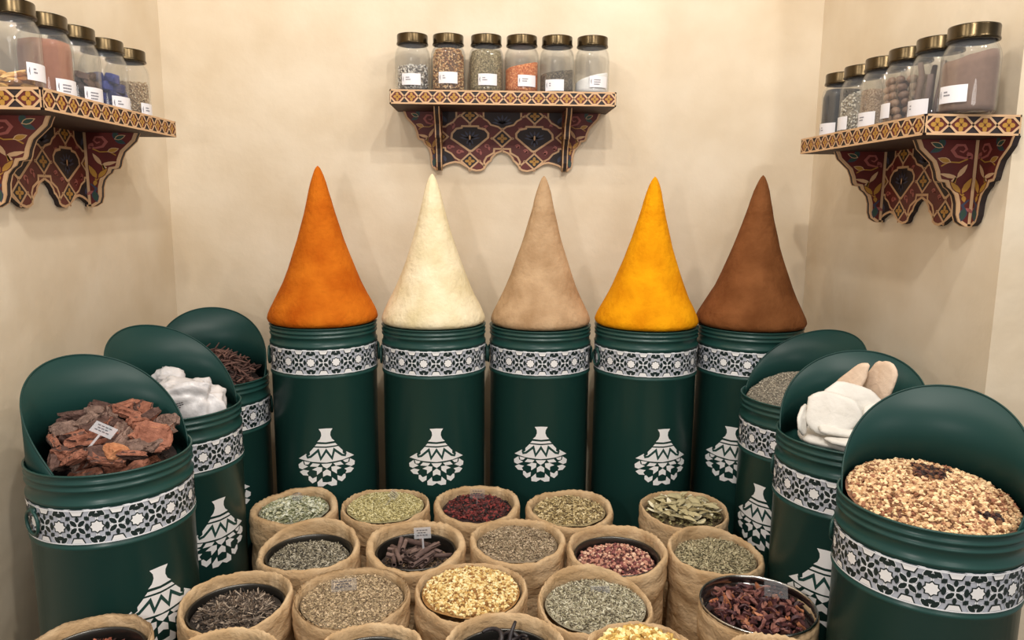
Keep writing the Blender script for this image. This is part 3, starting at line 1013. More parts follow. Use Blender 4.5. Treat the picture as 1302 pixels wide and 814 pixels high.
# dried leaves in the sack near the grey seed bin
leaf_mats = [mat(c, rough=.6) for c in ((216, 205, 166), (192, 180, 138), (226, 218, 188), (160, 146, 106))]
leaf_me = []
for k in range(8):
    mb = MB()
    L_, W_ = .034 + .004 * (k % 3), .0155 + .002 * (k % 2)
    n = 7
    top, bot = [], []
    for i in range(n):
        u = i / (n - 1)
        w = W_ * math.sin(PI * min(1, max(0, u * .94 + .03))) ** .7 * .5
        zc = .004 * math.sin(PI * u) * (1 if k % 2 else -1)
        top += [(L_ * (u - .5), -w, zc + .0022), (L_ * (u - .5), 0, zc), (L_ * (u - .5), w, zc + .0022)]
    bot = [(a, b, c - .0006) for a, b, c in top]
    fs = []
    for i in range(n - 1):
        for j in range(2):
            q = i * 3 + j
            fs.append((q, q + 3, q + 4, q + 1))
            fs.append((3 * n + q, 3 * n + q + 1, 3 * n + q + 4, 3 * n + q + 3))
        for j in (0, 2):
            q = i * 3 + j
            fs.append((q, 3 * n + q, 3 * n + q + 3, q + 3))
    mb.add(top + bot, fs, 0, True)
    leaf_me.append(mb.mesh('dried_leaf', [leaf_mats[k % 4]]))
heap('leaf_crumbs', 'broken leaf crumbs under the dried leaves in the sack', 'leaves', .519, 1.846, zc5, rin5, [(150, 142, 100), (110, 98, 66), (84, 72, 50)], [('flake', (.012, .008, .001), 900, .4)], mound=.010, base=(80, 68, 46))
scatter_on(.519, 1.846, zc5 + .004, rin5, .012, 120, leaf_me, 'dried_leaf', lambda k, u, v: 'flat dried pale green leaf in the leaf sack', 'leaf', 'dried leaves in the leaf sack', zoff=.002, tilt=.17, layers=4, dzl=.002, edge=.018)

# brown bark sticks (second row)
quill_m = [mat((118, 96, 88), rough=.8, var=.2, vscale=60), mat((98, 78, 72), rough=.8, var=.2, vscale=60)]
quill_me = []
for k in range(4):
    ln = (.060, .085, .050, .070)[k]
    n = 10
    mb = MB()
    ro, ri = .0058, .0038
    vs = []
    for xx in (-ln / 2, -ln / 6, ln / 6, ln / 2):
        for (rr) in (ro, ri):
            for j in range(n):
                a = R(20) + R(320) * j / (n - 1)
                vs.append((xx, rr * math.cos(a), rr * math.sin(a)))
    fs = []
    for i in range(3):
        b = i * 2 * n
        for j in range(n - 1):
            fs.append((b + j, b + j + 1, b + 2 * n + j + 1, b + 2 * n + j))
            fs.append((b + n + j, b + 3 * n + j, b + 3 * n + j + 1, b + n + j + 1))
        for j in (0, n - 1):
            fs.append((b + j, b + 2 * n + j, b + 3 * n + j, b + n + j))
    for b in (0, 6 * n):
        for j in range(n - 1):
            fs.append((b + j, b + n + j, b + n + j + 1, b + j + 1))
    mb.add(vs, fs, 0, True)
    quill_me.append(mb.mesh('bark_stick', [quill_m[k % 2]]))
heap('stick_crumbs', 'dark crumbs under the brown bark sticks in the sack', 'crumbs', -.174, 1.645, zc7 - .01, rin7, [(100, 80, 66), (130, 106, 84), (70, 56, 50)], [('flake', (.009, .005, .002), 700, .4)], mound=.006, base=(60, 50, 46))
scatter_on(-.174, 1.645, zc7 - .004, rin7, .012, 26, quill_me, 'bark_stick', lambda k, u, v: 'rolled brown bark stick lying in the wide-hemmed sack', 'bark stick', 'bark sticks in the wide-hemmed sack', zoff=.006, tilt=.16, edge=.034, layers=3, dzl=.007)

# curled black pods (front)
pod_m = mat((44, 38, 40), rough=.5, var=.2, vscale=40)
pod_me = []
for k in range(5):
    n = 14
    cur = (2.2, 3.6, 1.4, 2.8, 4.2)[k]
    pts, a, px, py = [], 0.0, 0.0, 0.0
    for i in range(n):
        pts.append((px, py, .006 * math.sin(i * .6 + k)))
        a = cur * (i / n) ** 1.6
        px += .0068 * math.cos(a)
        py += .0068 * math.sin(a)
    cxm = sum(p[0] for p in pts) / n
    cym = sum(p[1] for p in pts) / n
    pod_me.append(MB().tube([(p[0] - cxm, p[1] - cym, p[2]) for p in pts], [.0028 + .0012 * math.sin(PI * i / (n - 1)) for i in range(n)], 7).mesh('black_pod', [pod_m]))
heap('black_pod_litter', 'blackish crumbs under the curled pods', 'crumbs', .028, 1.210, zc19 - .012, rin19, [(52, 46, 48), (38, 34, 36)], [('flake', (.012, .006, .002), 500, .4)], mound=.006, base=(36, 32, 34))
scatter_on(.028, 1.210, zc19 - .006, rin19, .018, 22, pod_me, 'black_pod', lambda k, u, v: 'curled black dried pod in the front sack', 'pod', 'curled black pods in the front sack', zoff=.006, tilt=.3, edge=.034, layers=3, dzl=.008)

# dried petals in the steel tin
pet_m = [mat(c, rough=.55) for c in ((96, 56, 56), (128, 80, 72), (76, 44, 48), (182, 120, 84), (152, 104, 92), (62, 38, 42))]
pet_me = []
for k in range(9):
    mb = MB()
    n = 6
    L_, W_ = .021 + .003 * (k % 3), .0095 + .002 * (k % 2)
    vs = []
    for i in range(n):
        u = i / (n - 1)
        w = W_ * (math.sin(PI * (u * .85 + .1))) * .5
        tw = .5 * math.sin(u * 3 + k)
        for s in (-1, 0, 1):
            y, z = s * w, (.0045 * abs(s) + .003 * math.sin(u * 4 + k))
            vs.append((L_ * (u - .5), y * math.cos(tw) - z * math.sin(tw), y * math.sin(tw) + z * math.cos(tw)))
    vs = vs + [(a, b, c - .0012) for a, b, c in vs]
    fs = []
    for i in range(n - 1):
        for j in range(2):
            q = i * 3 + j
            fs += [(q, q + 3, q + 4, q + 1), (3 * n + q, 3 * n + q + 1, 3 * n + q + 4, 3 * n + q + 3)]
        for j in (0, 2):
            q = i * 3 + j
            fs.append((q, 3 * n + q, 3 * n + q + 3, q + 3))
    mb.add(vs, fs, 0, False)
    pet_me.append(mb.mesh('dried_petal', [pet_m[(0, 1, 2, 0, 3, 4, 2, 5, 1)[k]]]))
heap('petal_crumbs', 'dark petal crumbs under the dried petals in the steel tin', 'petals', .540, 1.356, zc15 - .008, rin15 - .004, [(70, 40, 42), (50, 30, 32)], [('flake', (.014, .008, .003), 500, .5)], mound=.012, base=(44, 26, 28))
scatter_on(.540, 1.356, zc15, rin15 - .002, .014, 190, pet_me, 'dried_petal', lambda k, u, v: '%s dried petal in the steel tin sack' % ('orange-brown' if k % 9 == 4 else 'dark red-brown'), 'petal', 'dried petals in the steel tin', zoff=.003, tilt=.45, layers=4, dzl=.0035, edge=.014)

# ------------------------------------------------------------------ tags
acryl = glass_mat((.93, .93, .95), .08, haze=.30)
acryl2 = glass_mat((.96, .96, .97), .08, haze=.05)


def price_tag(loc, rot, w, h, stem, label, m=acryl, round_=False):
    t = tag(link('price_tag', None, None, loc, rot), label, 'tag', 'clear tags stuck in the spices')
    mb = MB()
    if round_:
        mb.lathe([(.0005, -.001), (w / 2, -.001), (w / 2, .001), (.0005, .001)], 20)
    else:
        mb.box((-w / 2, -.0008, 0), (w / 2, .0008, h))
    pl = mb.build('plate', [m], t)
    if not round_:
        tx = MB()
        for r_ in range(3):
            for s_ in range(4 - r_ % 2):
                u = -w * .34 + s_ * w * .17 + (r_ % 2) * w * .06
                tx.box((u, -.0014, h * (.72 - .22 * r_)), (u + w * .13, -.0011, h * (.72 - .22 * r_) + h * .07))
        tx.build('printed_text', [mat((70, 68, 74), rough=.6)], pl)
    if stem:
        MB().box((-.0022, -.0008, -stem), (.0022, .0008, 0)).build('stem', [m], t)
    return t


price_tag((BX + .012, BY - .060, BZ + .050), (R(-50), R(22), R(-6)), .046, .024, .050, 'clear tag on a stem stuck among the bark chunks')
price_tag((-.262, 1.868, .570), (R(-15), R(38), 0), .024, .022, .028, 'small clear tag tilted sideways in the yellow-green seeds', acryl2)
price_tag((-.033, 1.876, .566), (R(-10), R(2), 0), .040, .025, .035, 'clear tag standing in the dark red pieces', acryl2)
price_tag((-.158, 1.650, .560), (R(-12), R(-4), 0), .040, .026, .055, 'clear tag standing over the brown bark sticks')
price_tag((-.300, 1.425, .553), (R(-74), 0, R(12)), .052, .034, 0, 'clear tag lying on the sandy brown herb', acryl2)
price_tag((.232, 1.410, .548), (R(-70), 0, R(-3)), .040, .024, 0, 'clear tag lying on the grey-green chopped herb', acryl2)
price_tag((.585, 1.375, .560), (R(-62), 0, R(-18)), .046, .036, 0, 'clear tag lying on the dried petals in the steel tin', acryl2)
price_tag((-.520, 1.905, .560), (R(20), R(10), 0), .030, .02, 0, 'round clear cap lying on the pale leaf chips', acryl2, True)

# ------------------------------------------------------------------ wall shelves
CREAM, GOLD, RED, DARK, BLUE, PINK, GRN, WOOD = range(8)
shelf_mats = [mat((206, 168, 128), rough=.55, var=.08, vscale=30), mat((176, 130, 52), rough=.5), mat((94, 30, 24), rough=.55, var=.15, vscale=25), mat((38, 26, 28), rough=.6),
              mat((58, 62, 84), rough=.55), mat((164, 92, 84), rough=.55), mat((44, 72, 62), rough=.55), mat((58, 34, 28), rough=.6, var=.2, vscale=12)]
SB, ST, SD = .229, .042, .199
PROF = [(-345, 75), (-335, 100), (-322, 140), (-285, 185), (-245, 232), (-222, 300), (-214, 345), (-205, 366), (-165, 374), (-152, 408), (-128, 430), (-104, 470), (-90, 530), (-86, 610), (-72, 660), (-38, 688), (0, 694)]


def leaf(o, x, y, ln, w, a, mi, ly=3, out=None):
    c, s = math.cos(a), math.sin(a)
    pts = []
    for u, v in ((0, 0), (.25, .42), (.5, .5), (.78, .3), (1, 0), (.78, -.3), (.5, -.5), (.25, -.42)):
        pts.append((x + ln * u * c - w * v * s, y + ln * u * s + w * v * c))
    o.poly(pts, mi, ly)
    if out is not None:
        o.stroke(pts, 5, out, ly + 1, closed=True)


def wing_ornament():
    """floral panel inside the stepped outline, u <= 0 out from the joint, v down"""
    o = Ornament()
    inner = [(u + 16, v - 6) for u, v in PROF]
    o.stroke([(u + 9, v - 4) for u, v in PROF], 20, CREAM, 2)
    o.stroke([(-10, 75), (-10, 692)], 18, CREAM, 2)
    for a_ in (150, 205, 262):
        leaf(o, -200, 128, 74, 34, R(a_), GRN, 3 if a_ != 205 else 5, CREAM if a_ == 205 else BLUE)
    o.stroke([(-40, 190), (-70, 205), (-120, 190), (-145, 150), (-120, 112), (-80, 112), (-66, 140), (-85, 162), (-105, 152)], [8, 14, 18, 20, 18, 14, 12, 10, 8], PINK, 3)
    leaf(o, -60, 160, 60, 34, R(60), PINK, 3)
    o.stroke([(-55, 210), (-100, 235), (-160, 232), (-200, 262)], 9, GOLD, 3)
    leaf(o, -150, 232, 74, 36, R(200), GOLD, 4, CREAM)
    leaf(o, -100, 345, 110, 30, R(196), CREAM, 3)
    leaf(o, -105, 345, 112, 30, R(-62), CREAM, 3)
    leaf(o, -110, 340, 70, 22, R(120), CREAM, 3)
    o.stroke([(-60, 470), (-95, 430), (-120, 380), (-110, 340)], [18, 22, 18, 8], GOLD, 3)
    leaf(o, -70, 460, 130, 42, R(-68), GOLD, 4, RED)
    leaf(o, -75, 455, 110, 38, R(232), GOLD, 4, RED)
    leaf(o, -60, 470, 50, 26, R(80), GOLD, 4)
    o.stroke([(-25, 500), (-60, 540), (-40, 590), (-55, 640)], [8, 16, 14, 8], BLUE, 3)
    leaf(o, -45, 560, 95, 40, R(98), GRN, 4, BLUE)
    leaf(o, -40, 560, 60, 24, R(40), PINK, 4)
    return o


def centre_ornament():
    o = Ornament()

    def both(fn, pts, *a, **k):
        fn(pts, *a, **k)
        fn([(-x, y) for x, y in pts], *a, **k)
    W = 20
    bottom = [(-600, 668), (-570, 655), (-545, 640), (-500, 622), (-450, 610), (-400, 620), (-340, 660), (-290, 690), (-245, 702), (-200, 694), (-172, 676), (-160, 640), (-130, 606), (-112, 594), (-100, 560), (-60, 515), (0, 488)]
    both(o.stroke, [(x, y - 10) for x, y in bottom], 20, CREAM)
    both(o.stroke, [(-591, 75), (-591, 668)], 18, CREAM)
    cart = [(-385, 222), (-232, 222), (-228, 240), (-170, 252), (-134, 296), (-136, 340), (-290, 482), (-315, 482), (-488, 352), (-482, 300), (-440, 250), (-390, 240)]
    both(o.poly, cart, DARK, 2)
    both(o.stroke, cart, W, CREAM, 4, closed=True)
    for sx in (-1, 1):
        cx = sx * 311
        for a, l in ((-90, 95), (-60, 100), (-120, 100), (-30, 110), (-150, 110), (-8, 105), (188, 105), (90, 85), (60, 70), (120, 70)):
            leaf(o, cx, 355, l, 30, R(a), BLUE, 3, DARK)
        o.ellipse(cx, 340, 9, 26, 0, CREAM, 6, 10)
    for cx, cy, hs in ((-311, 110, 82), (311, 110, 82), (0, 348, 90), (-311, 590, 84), (311, 590, 84), (-600, 335, 80), (600, 335, 80)):
        d = [(cx, cy - hs), (cx + hs * 1.0, cy), (cx, cy + hs), (cx - hs, cy)]
        if cx in (-600, 600):
            s = 1 if cx < 0 else -1
            d = [(cx, cy - hs), (cx + s * hs, cy), (cx, cy + hs)]
            o.stroke(d, W - 3, CREAM, 4)
            leaf(o, cx + s * 8, cy, 44, 40, 0 if s > 0 else PI, GOLD, 5)
            continue
        o.poly(d, DARK, 3)
        o.stroke(d, W - 3, CREAM, 4, closed=True)
        for q in range(4):
            o.ellipse(cx + 25 * math.cos(q * PI / 2), cy + 25 * math.sin(q * PI / 2), 23, 15, q * PI / 2, GOLD, 5, 10)
        o.ellipse(cx, cy, 7, 7, 0, RED, 6, 8)
        for sx, sy in ((1, 0), (-1, 0), (0, 1), (0, -1)):
            o.ellipse(cx + sx * (hs + 10), cy + sy * (hs + 10), 13, 13, 0, CREAM, 5, 8)
            o.ellipse(cx + sx * (hs + 10), cy + sy * (hs + 10), 6, 6, 0, RED, 6, 6)
    both(o.stroke, [(-591, 232), (-545, 230), (-525, 210), (-470, 180), (-440, 135), (-405, 110)], W - 3, CREAM, 4)
    both(o.stroke, [(-440, 75), (-440, 130)], W - 3, CREAM, 4)
    both(o.stroke, [(-180, 75), (-180, 140), (-140, 165), (-110, 205), (-40, 225), (0, 258)], W - 3, CREAM, 4)
    both(o.stroke, [(-220, 110), (-180, 130)], W - 3, CREAM, 4)
    both(o.stroke, [(-591, 452), (-548, 452), (-544, 480), (-490, 510), (-450, 560), (-400, 590)], W - 3, CREAM, 4)
    both(o.stroke, [(-172, 676), (-172, 590), (-150, 545), (-80, 500), (-76, 458), (0, 458)], W - 1, CREAM, 4)
    both(o.stroke, [(-222, 590), (-172, 640)], W - 3, CREAM, 4)
    both(o.poly, [(-582, 75), (-450, 75), (-450, 130), (-530, 205), (-582, 222)], DARK, 1)
    both(o.poly, [(-582, 460), (-552, 460), (-490, 520), (-450, 600), (-582, 640)], DARK, 1)
    o.poly([(-172, 75), (172, 75), (172, 140), (100, 215), (0, 250), (-100, 215), (-172, 140)], DARK, 1)
    for a in (-90, -60, -120, -35, -145, -10, 190):
        leaf(o, 0, 195, 105, 30, R(a), BLUE, 3, DARK)
    for sx in (-1, 1):
        leaf(o, sx * 530, 190, 90, 40, R(-60 if sx > 0 else -120), BLUE, 3, DARK)
        leaf(o, sx * 540, 600, 80, 40, R(-70 if sx > 0 else -110), BLUE, 3, DARK)
        for (x, y, a) in ((-460, 200, 150), (-180, 215, 30), (-500, 420, 60), (-410, 470, 60), (-210, 470, 120), (-130, 420, 120)):
            px, aa = (x, a) if sx < 0 else (-x, 180 - a)
            q = []
            for k in range(7):
                t = R(aa) + k * .55 * (1 if sx < 0 else -1)
                q.append((px + 30 * math.cos(t) + k * 4 * math.cos(R(aa)), y + 30 * math.sin(t) + k * 5))
            o.stroke(q, [7, 13, 17, 17, 14, 10, 6], PINK, 3)
            leaf(o, px, y + 10, 48, 24, R(aa - 40), PINK, 3)
    return o, bottom


def lattice(o, L, T, n):
    p = L / n
    e = .0044
    hh = T / 2 - e
    o.poly([(-L / 2, -T), (L / 2, -T), (L / 2, 0), (-L / 2, 0)], DARK, 1)
    for i in range(n):
        cx = -L / 2 + (i + .5) * p
        cy = -T / 2
        o.poly([(cx - p * .42, cy), (cx - p * .16, cy + hh * .92), (cx + p * .16, cy + hh * .92), (cx + p * .42, cy), (cx + p * .16, cy - hh * .92), (cx - p * .16, cy - hh * .92)], RED, 2)
        for q in range(4):
            o.ellipse(cx + p * .135 * math.cos(q * PI / 2), cy + p * .155 * math.sin(q * PI / 2), p * .14, p * .10, q * PI / 2, GOLD, 3, 10)
        o.ellipse(cx, cy, p * .045, p * .045, 0, RED, 4, 8)
        for s in (-1, 1):
            o.stroke([(cx - p * .5, cy), (cx - p * .16, cy + s * hh * .95), (cx + p * .16, cy + s * hh * .95), (cx + p * .5, cy)], .0046, CREAM, 5)
    for y in (-e / 2, -T + e / 2):
        o.stroke([(-L / 2, y), (L / 2, y)], e, CREAM, 6)
    for x in (-L / 2 + .0015, L / 2 - .0015):
        o.stroke([(x, 0), (x, -T)], .003, CREAM, 6)


def wall_shelf(loc, rz, L, s, label):
    t = thing('wall_shelf', label, 'shelf', loc, rz, 'painted wall shelves')
    kx = s / 1200.0
    kz = (SB - ST) / 615.0

    def Z(v):
        return -ST - (v - 75) * kz
    # board, painted on its front and both ends
    mb = MB().box((-L / 2, -SD, -ST), (L / 2, 0, 0), WOOD)
    o = Ornament()
    lattice(o, L, ST, 16 if L > .65 else 14)
    o.into(mb, lambda u, v, e: (u, -SD - e, v))
    for sg in (-1, 1):
        o = Ornament()
        lattice(o, SD, ST, 4)
        o.into(mb, lambda u, v, e: (sg * (L / 2 + e), -SD / 2 + u * sg, v))
    mb.build('board', shelf_mats, t)
    # back panel flat on the wall
    o, bottom = centre_ornament()
    outline = [(-600, 75)] + bottom + [(-x, y) for x, y in reversed(bottom[:-1])] + [(600, 75)]
    mb = MB().prism([(u * kx, Z(v)) for u, v in outline], lambda u, v, w: (u, -.013 + w, v), .0128, RED, DARK)
    o.into(mb, lambda u, v, e: (u * kx, -.013 - e, Z(v)), eps=.0002)
    mb.build('back_panel', shelf_mats, t)
    kw = .000345
    wo = wing_ornament()
    for sg in (-1, 1):
        mb = MB().prism([(sg * (s / 2 - u * kw) * 1.0, Z(v)) for u, v in PROF + [(0, 75)]], lambda u, v, w: (u, -.013 + w, v), .0128, RED, DARK)
        wo.into(mb, lambda u, v, e: (sg * (s / 2 - u * kw), -.013 - e, Z(v)), eps=.0002)
        mb.build('side_wing', shelf_mats, t)
    # brackets square to the wall
    kb = kw * 1.17
    for sg in (-1, 1):
        xb = sg * s / 2
        mb = MB()
        for x0, x1, c in ((-.009, -.0055, CREAM), (-.0055, .0055, DARK), (.0055, .009, CREAM)):
            mb.prism([(-.0135 + u * kb, Z(v)) for u, v in PROF + [(0, 75)]], lambda u, v, w: (xb + x0 + w, u, v), x1 - x0, RED if c == CREAM else DARK, c)
        for f in (-1, 1):
            wo.into(mb, lambda u, v, e: (xb + f * (.009 + e), -.0135 + u * kb, Z(v)), eps=.0002)
        mb.build('bracket', shelf_mats, t)
    return t


ZC, ZL, ZR = EYE + .334, EYE + .211, EYE + .187
wall_shelf((.037, YB, ZC), 0, .682, .411, 'painted wooden shelf with lattice edge on the back wall above the cones')
wall_shelf((XL, 1.790, ZL), R(90), .605, .380, 'painted wooden shelf on the wall above the bark bin')
wall_shelf((XR, 1.824, ZR), R(-90), .605, .380, 'painted wooden shelf on the wall above the white slab bin')

# ------------------------------------------------------------------ jars
JR = .0543
glass = glass_mat((.975, .98, .98), .03, haze=.025)
brass = mat((66, 55, 37), rough=.25, metal=.9, var=.15, vscale=20)
jar_prof = [(.045, .0), (.051, .002), (.0538, .008), (JR, .02), (JR, .108), (.0535, .118), (.051, .128), (.047, .136), (.0440, .141), (.0430, .146), (.0430, .158)]
jar_in = [(r - .0028, z) for r, z in reversed(jar_prof[1:])] + [(.047, .005), (.0005, .005)]
me_jar = MB().lathe([(.0005, .001)] + jar_prof + jar_in, 48).mesh('glass_body', [glass])
lid_prof = [(.0445, .146), (.0485, .146), (.0492, .148), (.0485, .151), (.0475, .153), (.0475, .173), (.0465, .1755), (.044, .1762), (.0005, .1762)]
me_lid = MB().lathe([(.0005, .1585), (.0445, .1585)] + lid_prof, 48).mesh('lid', [brass])
paper = mat((232, 230, 234), rough=.5)


def label_mesh(w=.060, h=.034):
    mb = MB()
    n = 12
    for k in range(n):
        a0, a1 = [-PI / 2 + (-.5 + q / n) * w / JR for q in (k, k + 1)]
        for r0 in (.0005,):
            r = JR + r0
            mb.add([(r * math.cos(a0), r * math.sin(a0), 0), (r * math.cos(a1), r * math.sin(a1), 0), (r * math.cos(a1), r * math.sin(a1), h), (r * math.cos(a0), r * math.sin(a0), h)], [(0, 1, 2, 3)], 0, True)
    return mb.mesh('paper_label', [paper])


def text_mesh(rows, w=.060, h=.034):
    mb = MB()

    def P(u, v):
        a = -PI / 2 + u / JR
        r = JR + .0009
        return (r * math.cos(a), r * math.sin(a), v)

    def bar(u0, u1, v0, v1):
        mb.add([P(u0, v0), P(u1, v0), P(u1, v1), P(u0, v1)], [(0, 1, 2, 3)])
    bar(-.0262, -.0244, h * .42, h * .62)            # the little mark at the left
    bar(-.0252, -.0238, h * .30, h * .72)
    for i, n in enumerate(rows):
        for s in range(n):
            bar(-.0165 + s * .0030, -.0165 + s * .0030 + .0024, h * (.60 - .19 * i), h * (.60 - .19 * i) + .0030)
    return mb.mesh('printed_text', [mat((120, 118, 126), rough=.6)])


me_label = label_mesh()
me_texts = [text_mesh(r) for r in ((4, 5), (2, 3), (3, 5), (6, 5), (7, 7, 6), (2, 2))]


def jar_inner(z):
    pr = jar_prof
    for (r0, z0), (r1, z1) in zip(pr, pr[1:]):
        if z0 <= z <= z1:
            return r0 + (r1 - r0) * (z - z0) / (z1 - z0 + 1e-9) - .0028
    return .040


def fill(name, label, x, y, z, hgt, m, slope=(0, 0), rz=0, r=.0506, grains=None, kind='stuff'):
    """filling of a jar: rounded foot, straight sides, sloping top"""
    prof = [(.0005, .0062), (.044, .0062), (.0495, .009), (r, .018)]
    nst = 6
    for i in range(1, nst + 1):
        zz = .018 + (hgt - .018) * i / nst
        prof.append((min(r, jar_inner(zz + .004) - .0012), zz))
    prof += [(r * .7, hgt + .001), (r * .35, hgt + .002), (.0005, hgt + .002)]

    def fn(a, i, rr, zz):
        if i >= 4:
            k = min(1, max(0, (zz - .03) / max(.01, hgt - .03)))
            q = Vector((math.cos(a), math.sin(a), hgt * 50 + x * 7))
            zz += k * (slope[0] * rr * math.cos(a) + slope[1] * rr * math.sin(a) + (.003 * noise.noise(q * 1.5) if rr > .002 else 0))
        return min(rr, jar_inner(min(zz, .14)) - .001), min(zz, .146)
    if grains:
        prof = [(max(.0005, q - .006) if q > .01 else q, zz) for q, zz in prof]
    mb = MB().lathe(prof, 40, fn=fn)
    me = mb.mesh(name, [m])
    if grains:
        kd, size, cnt, cols = grains
        aa = RNG.uniform(0, 2 * PI, cnt)
        zz = RNG.uniform(.012, hgt - .002, cnt)
        n1 = int(cnt * .72)
        rr = np.array([min(r, jar_inner(q + .006) - .0008) for q in zz]) - size[2] * .85
        nn = np.stack([np.cos(aa), np.sin(aa), 0 * aa], -1)
        rr[n1:] = (min(r, jar_inner(hgt + .006)) - .002 - size[0] * .55) * np.sqrt(RNG.uniform(0, 1, cnt - n1))
        zz[n1:] = hgt + RNG.uniform(0, .004, cnt - n1)
        nn[n1:] = (0, 0, 1)
        pos = np.stack([rr * np.cos(aa), rr * np.sin(aa), zz], -1)
        pos[n1:, 2] += slope[0] * pos[n1:, 0] + slope[1] * pos[n1:, 1]
        k = np.clip((zz[:n1] - .03) / max(.01, hgt - .03), 0, 1)
        pos[:n1, 2] += k * (slope[0] * pos[:n1, 0] + slope[1] * pos[:n1, 1])
        gv, gf, gi = grain_arrays(kd, pos, size, normals=nn, tilt=.25, szvar=.2, jitter=.15)
        V = np.array(mb.v)
        T = []
        for f in mb.f:
            for i in range(1, len(f) - 1):
                T.append((f[0], f[i], f[i + 1]))
        T = np.array(T)
        pick = RNG.integers(0, len(cols), cnt) + 1
        me = fast_mesh(name, np.concatenate([V, gv]), np.concatenate([T, gf + len(V)]), np.concatenate([np.zeros(len(T), int), pick[gi]]), [m] + [mat(c, .7) for c in cols], True)
    return tag(link(name, me, None, (x, y, z), (0, 0, rz)), label, 'jar filling', None, kind)


def jar(x, y, z, face, label, text=0, lz=.018, group='glass jars with brass lids'):
    t = thing('glass_jar', label, 'jar', (x, y, z), R(face + 90), group)
    link('glass_body', me_jar, t)
    link('lid', me_lid, t)
    l = link('paper_label', me_label, t, (0, 0, lz))
    link('printed_text', me_texts[text], l)
    return t


e = .0006
zc, zl, zr = ZC + e, ZL + e, ZR + e
SHC, SHL, SHR = 'on the back wall shelf', 'on the bark-bin wall shelf', 'on the slab-bin wall shelf'
JC = [(-.245, -90, .020, 0), (-.134, -88, .026, 1), (-.016, -84, .022, 2), (.095, -72, .020, 3), (.2055, -102, .008, 5), (.316, -72, .020, 4)]
names_c = ['jar of striped seeds', 'jar full of round tan seeds', 'jar full of grey-green herb', 'jar of orange crumbs', 'jar half full of dark grey herb', 'jar half full of white powder']
for (x, fc, lz, tx), nm in zip(JC, names_c):
    jar(x, 2.398, zc, fc, 'glass ' + nm + ' ' + SHC, tx, lz, 'jars on the back wall shelf')
YJ = 2.398
fill('striped_seeds', 'grey and white striped seeds in a jar on the back wall shelf', JC[0][0], YJ, zc, .080, mat((120, 115, 110), rough=.8), (.05, .05), r=.0485, grains=('seed', (.016, .0075, .005), 520, [(214, 208, 198), (170, 162, 152), (120, 112, 106), (230, 226, 218)]))
fill('round_tan_seeds', 'round tan seeds filling a jar on the back wall shelf', JC[1][0], YJ, zc, .128, mat((110, 76, 44), rough=.8), (0, 0), grains=('chunk', (.0058, .0058, .0055), 1700, [(206, 160, 104), (180, 130, 80), (226, 190, 140), (150, 100, 60)]))
fill('grey_green_herb', 'grey-green herb filling a jar on the back wall shelf', JC[2][0], YJ, zc, .130, speckle([(150, 134, 96), (116, 102, 70), (176, 160, 122), (90, 80, 54), (134, 120, 84)], 330))
fill('orange_crumbs', 'orange crumbs in a jar on the back wall shelf', JC[3][0], YJ, zc, .086, speckle([(212, 122, 58), (186, 92, 36), (230, 152, 92), (206, 110, 50)], 260), (.22, 0))
fill('dark_grey_herb', 'dark grey herb in a jar on the back wall shelf', JC[4][0], YJ, zc, .068, speckle([(106, 94, 78), (80, 70, 56), (130, 116, 96), (64, 56, 46)], 330), (.15, 0))
fill('white_powder', 'white powder sloping in a jar on the back wall shelf', JC[5][0], YJ, zc, .052, mat((236, 234, 232), rough=.9, var=.03, vscale=60, bump=.2), (.28, -.1))

XJL = -.965
JL = [(1.575, -3, .022, 1), (1.689, -12, .008, 4), (1.802, -13, .008, 4), (1.936, -18, .006, 2), (2.055, -2, .006, 0)]
names_l = ['jar with amber chips at its foot', 'jar full of red-brown powder', 'jar of dark brown pieces', 'jar of deep blue blocks', 'jar of beige grain']
for (y, fc, lz, tx), nm in zip(JL, names_l):
    jar(XJL, y, zl, fc, 'glass ' + nm + ' ' + SHL, tx, lz, 'jars on the bark-bin wall shelf')
fill('red_brown_powder', 'red-brown powder filling a jar on the bark-bin wall shelf', XJL, JL[1][0], zl, .122, mat((152, 98, 72), rough=.9, var=.06, vscale=90), (0, 0))
fill('beige_grain', 'beige grain in a jar on the bark-bin wall shelf', XJL, JL[4][0], zl, .092, mat((150, 124, 92), rough=.8), (0, .1), grains=('seed', (.0065, .0034, .003), 1700, [(206, 182, 146), (184, 156, 118), (222, 204, 172), (160, 130, 96)]))


def pieces_in(x, y, z, meshes, name, label, cat, group, n, r, h0, dh, tilt, per):
    for k in range(n):
        lay = k // per
        a = (k % per) * 2 * PI / per + lay * .5
        rr = r if k % per < per else 0
        link_o = link(name, meshes[k % len(meshes)], None, (x + rr * math.cos(a), y + rr * math.sin(a), z + h0 + lay * dh), (random.gauss(0, tilt), random.gauss(0, tilt), random.uniform(0, 6)))
        tag(link_o, label, cat, group)


amb = [mat((206, 150, 76), rough=.5, rgb2=(224, 176, 104), vscale=40), mat((226, 182, 112), rough=.5), mat((180, 122, 60), rough=.5)]
amb_me = [rock_mesh('amber_chip', (.050, .022, .010), [amb[k]], k + 9.1, sub=2, amp=.3, split=False) for k in range(3)]
pieces_in(XJL, JL[0][0], zl, amb_me, 'amber_chip', 'amber coloured chip lying in the jar nearest the viewer', 'chip', 'amber chips in the jar', 18, .022, .014, .009, .15, 6)
dbm = [mat((70, 48, 40), rough=.7, var=.2, vscale=40), mat((54, 38, 34), rough=.7), mat((92, 66, 52), rough=.7)]
db_me = [rock_mesh('dark_piece', (.030, .020, .016), [dbm[k]], k + 3.1, sub=2, amp=.35, split=False) for k in range(3)]
pieces_in(XJL, JL[2][0], zl, db_me, 'dark_piece', 'dark brown dried piece in a jar on the bark-bin wall shelf', 'dried piece', 'dark pieces in the jar', 35, .034, .014, .0135, .4, 7)
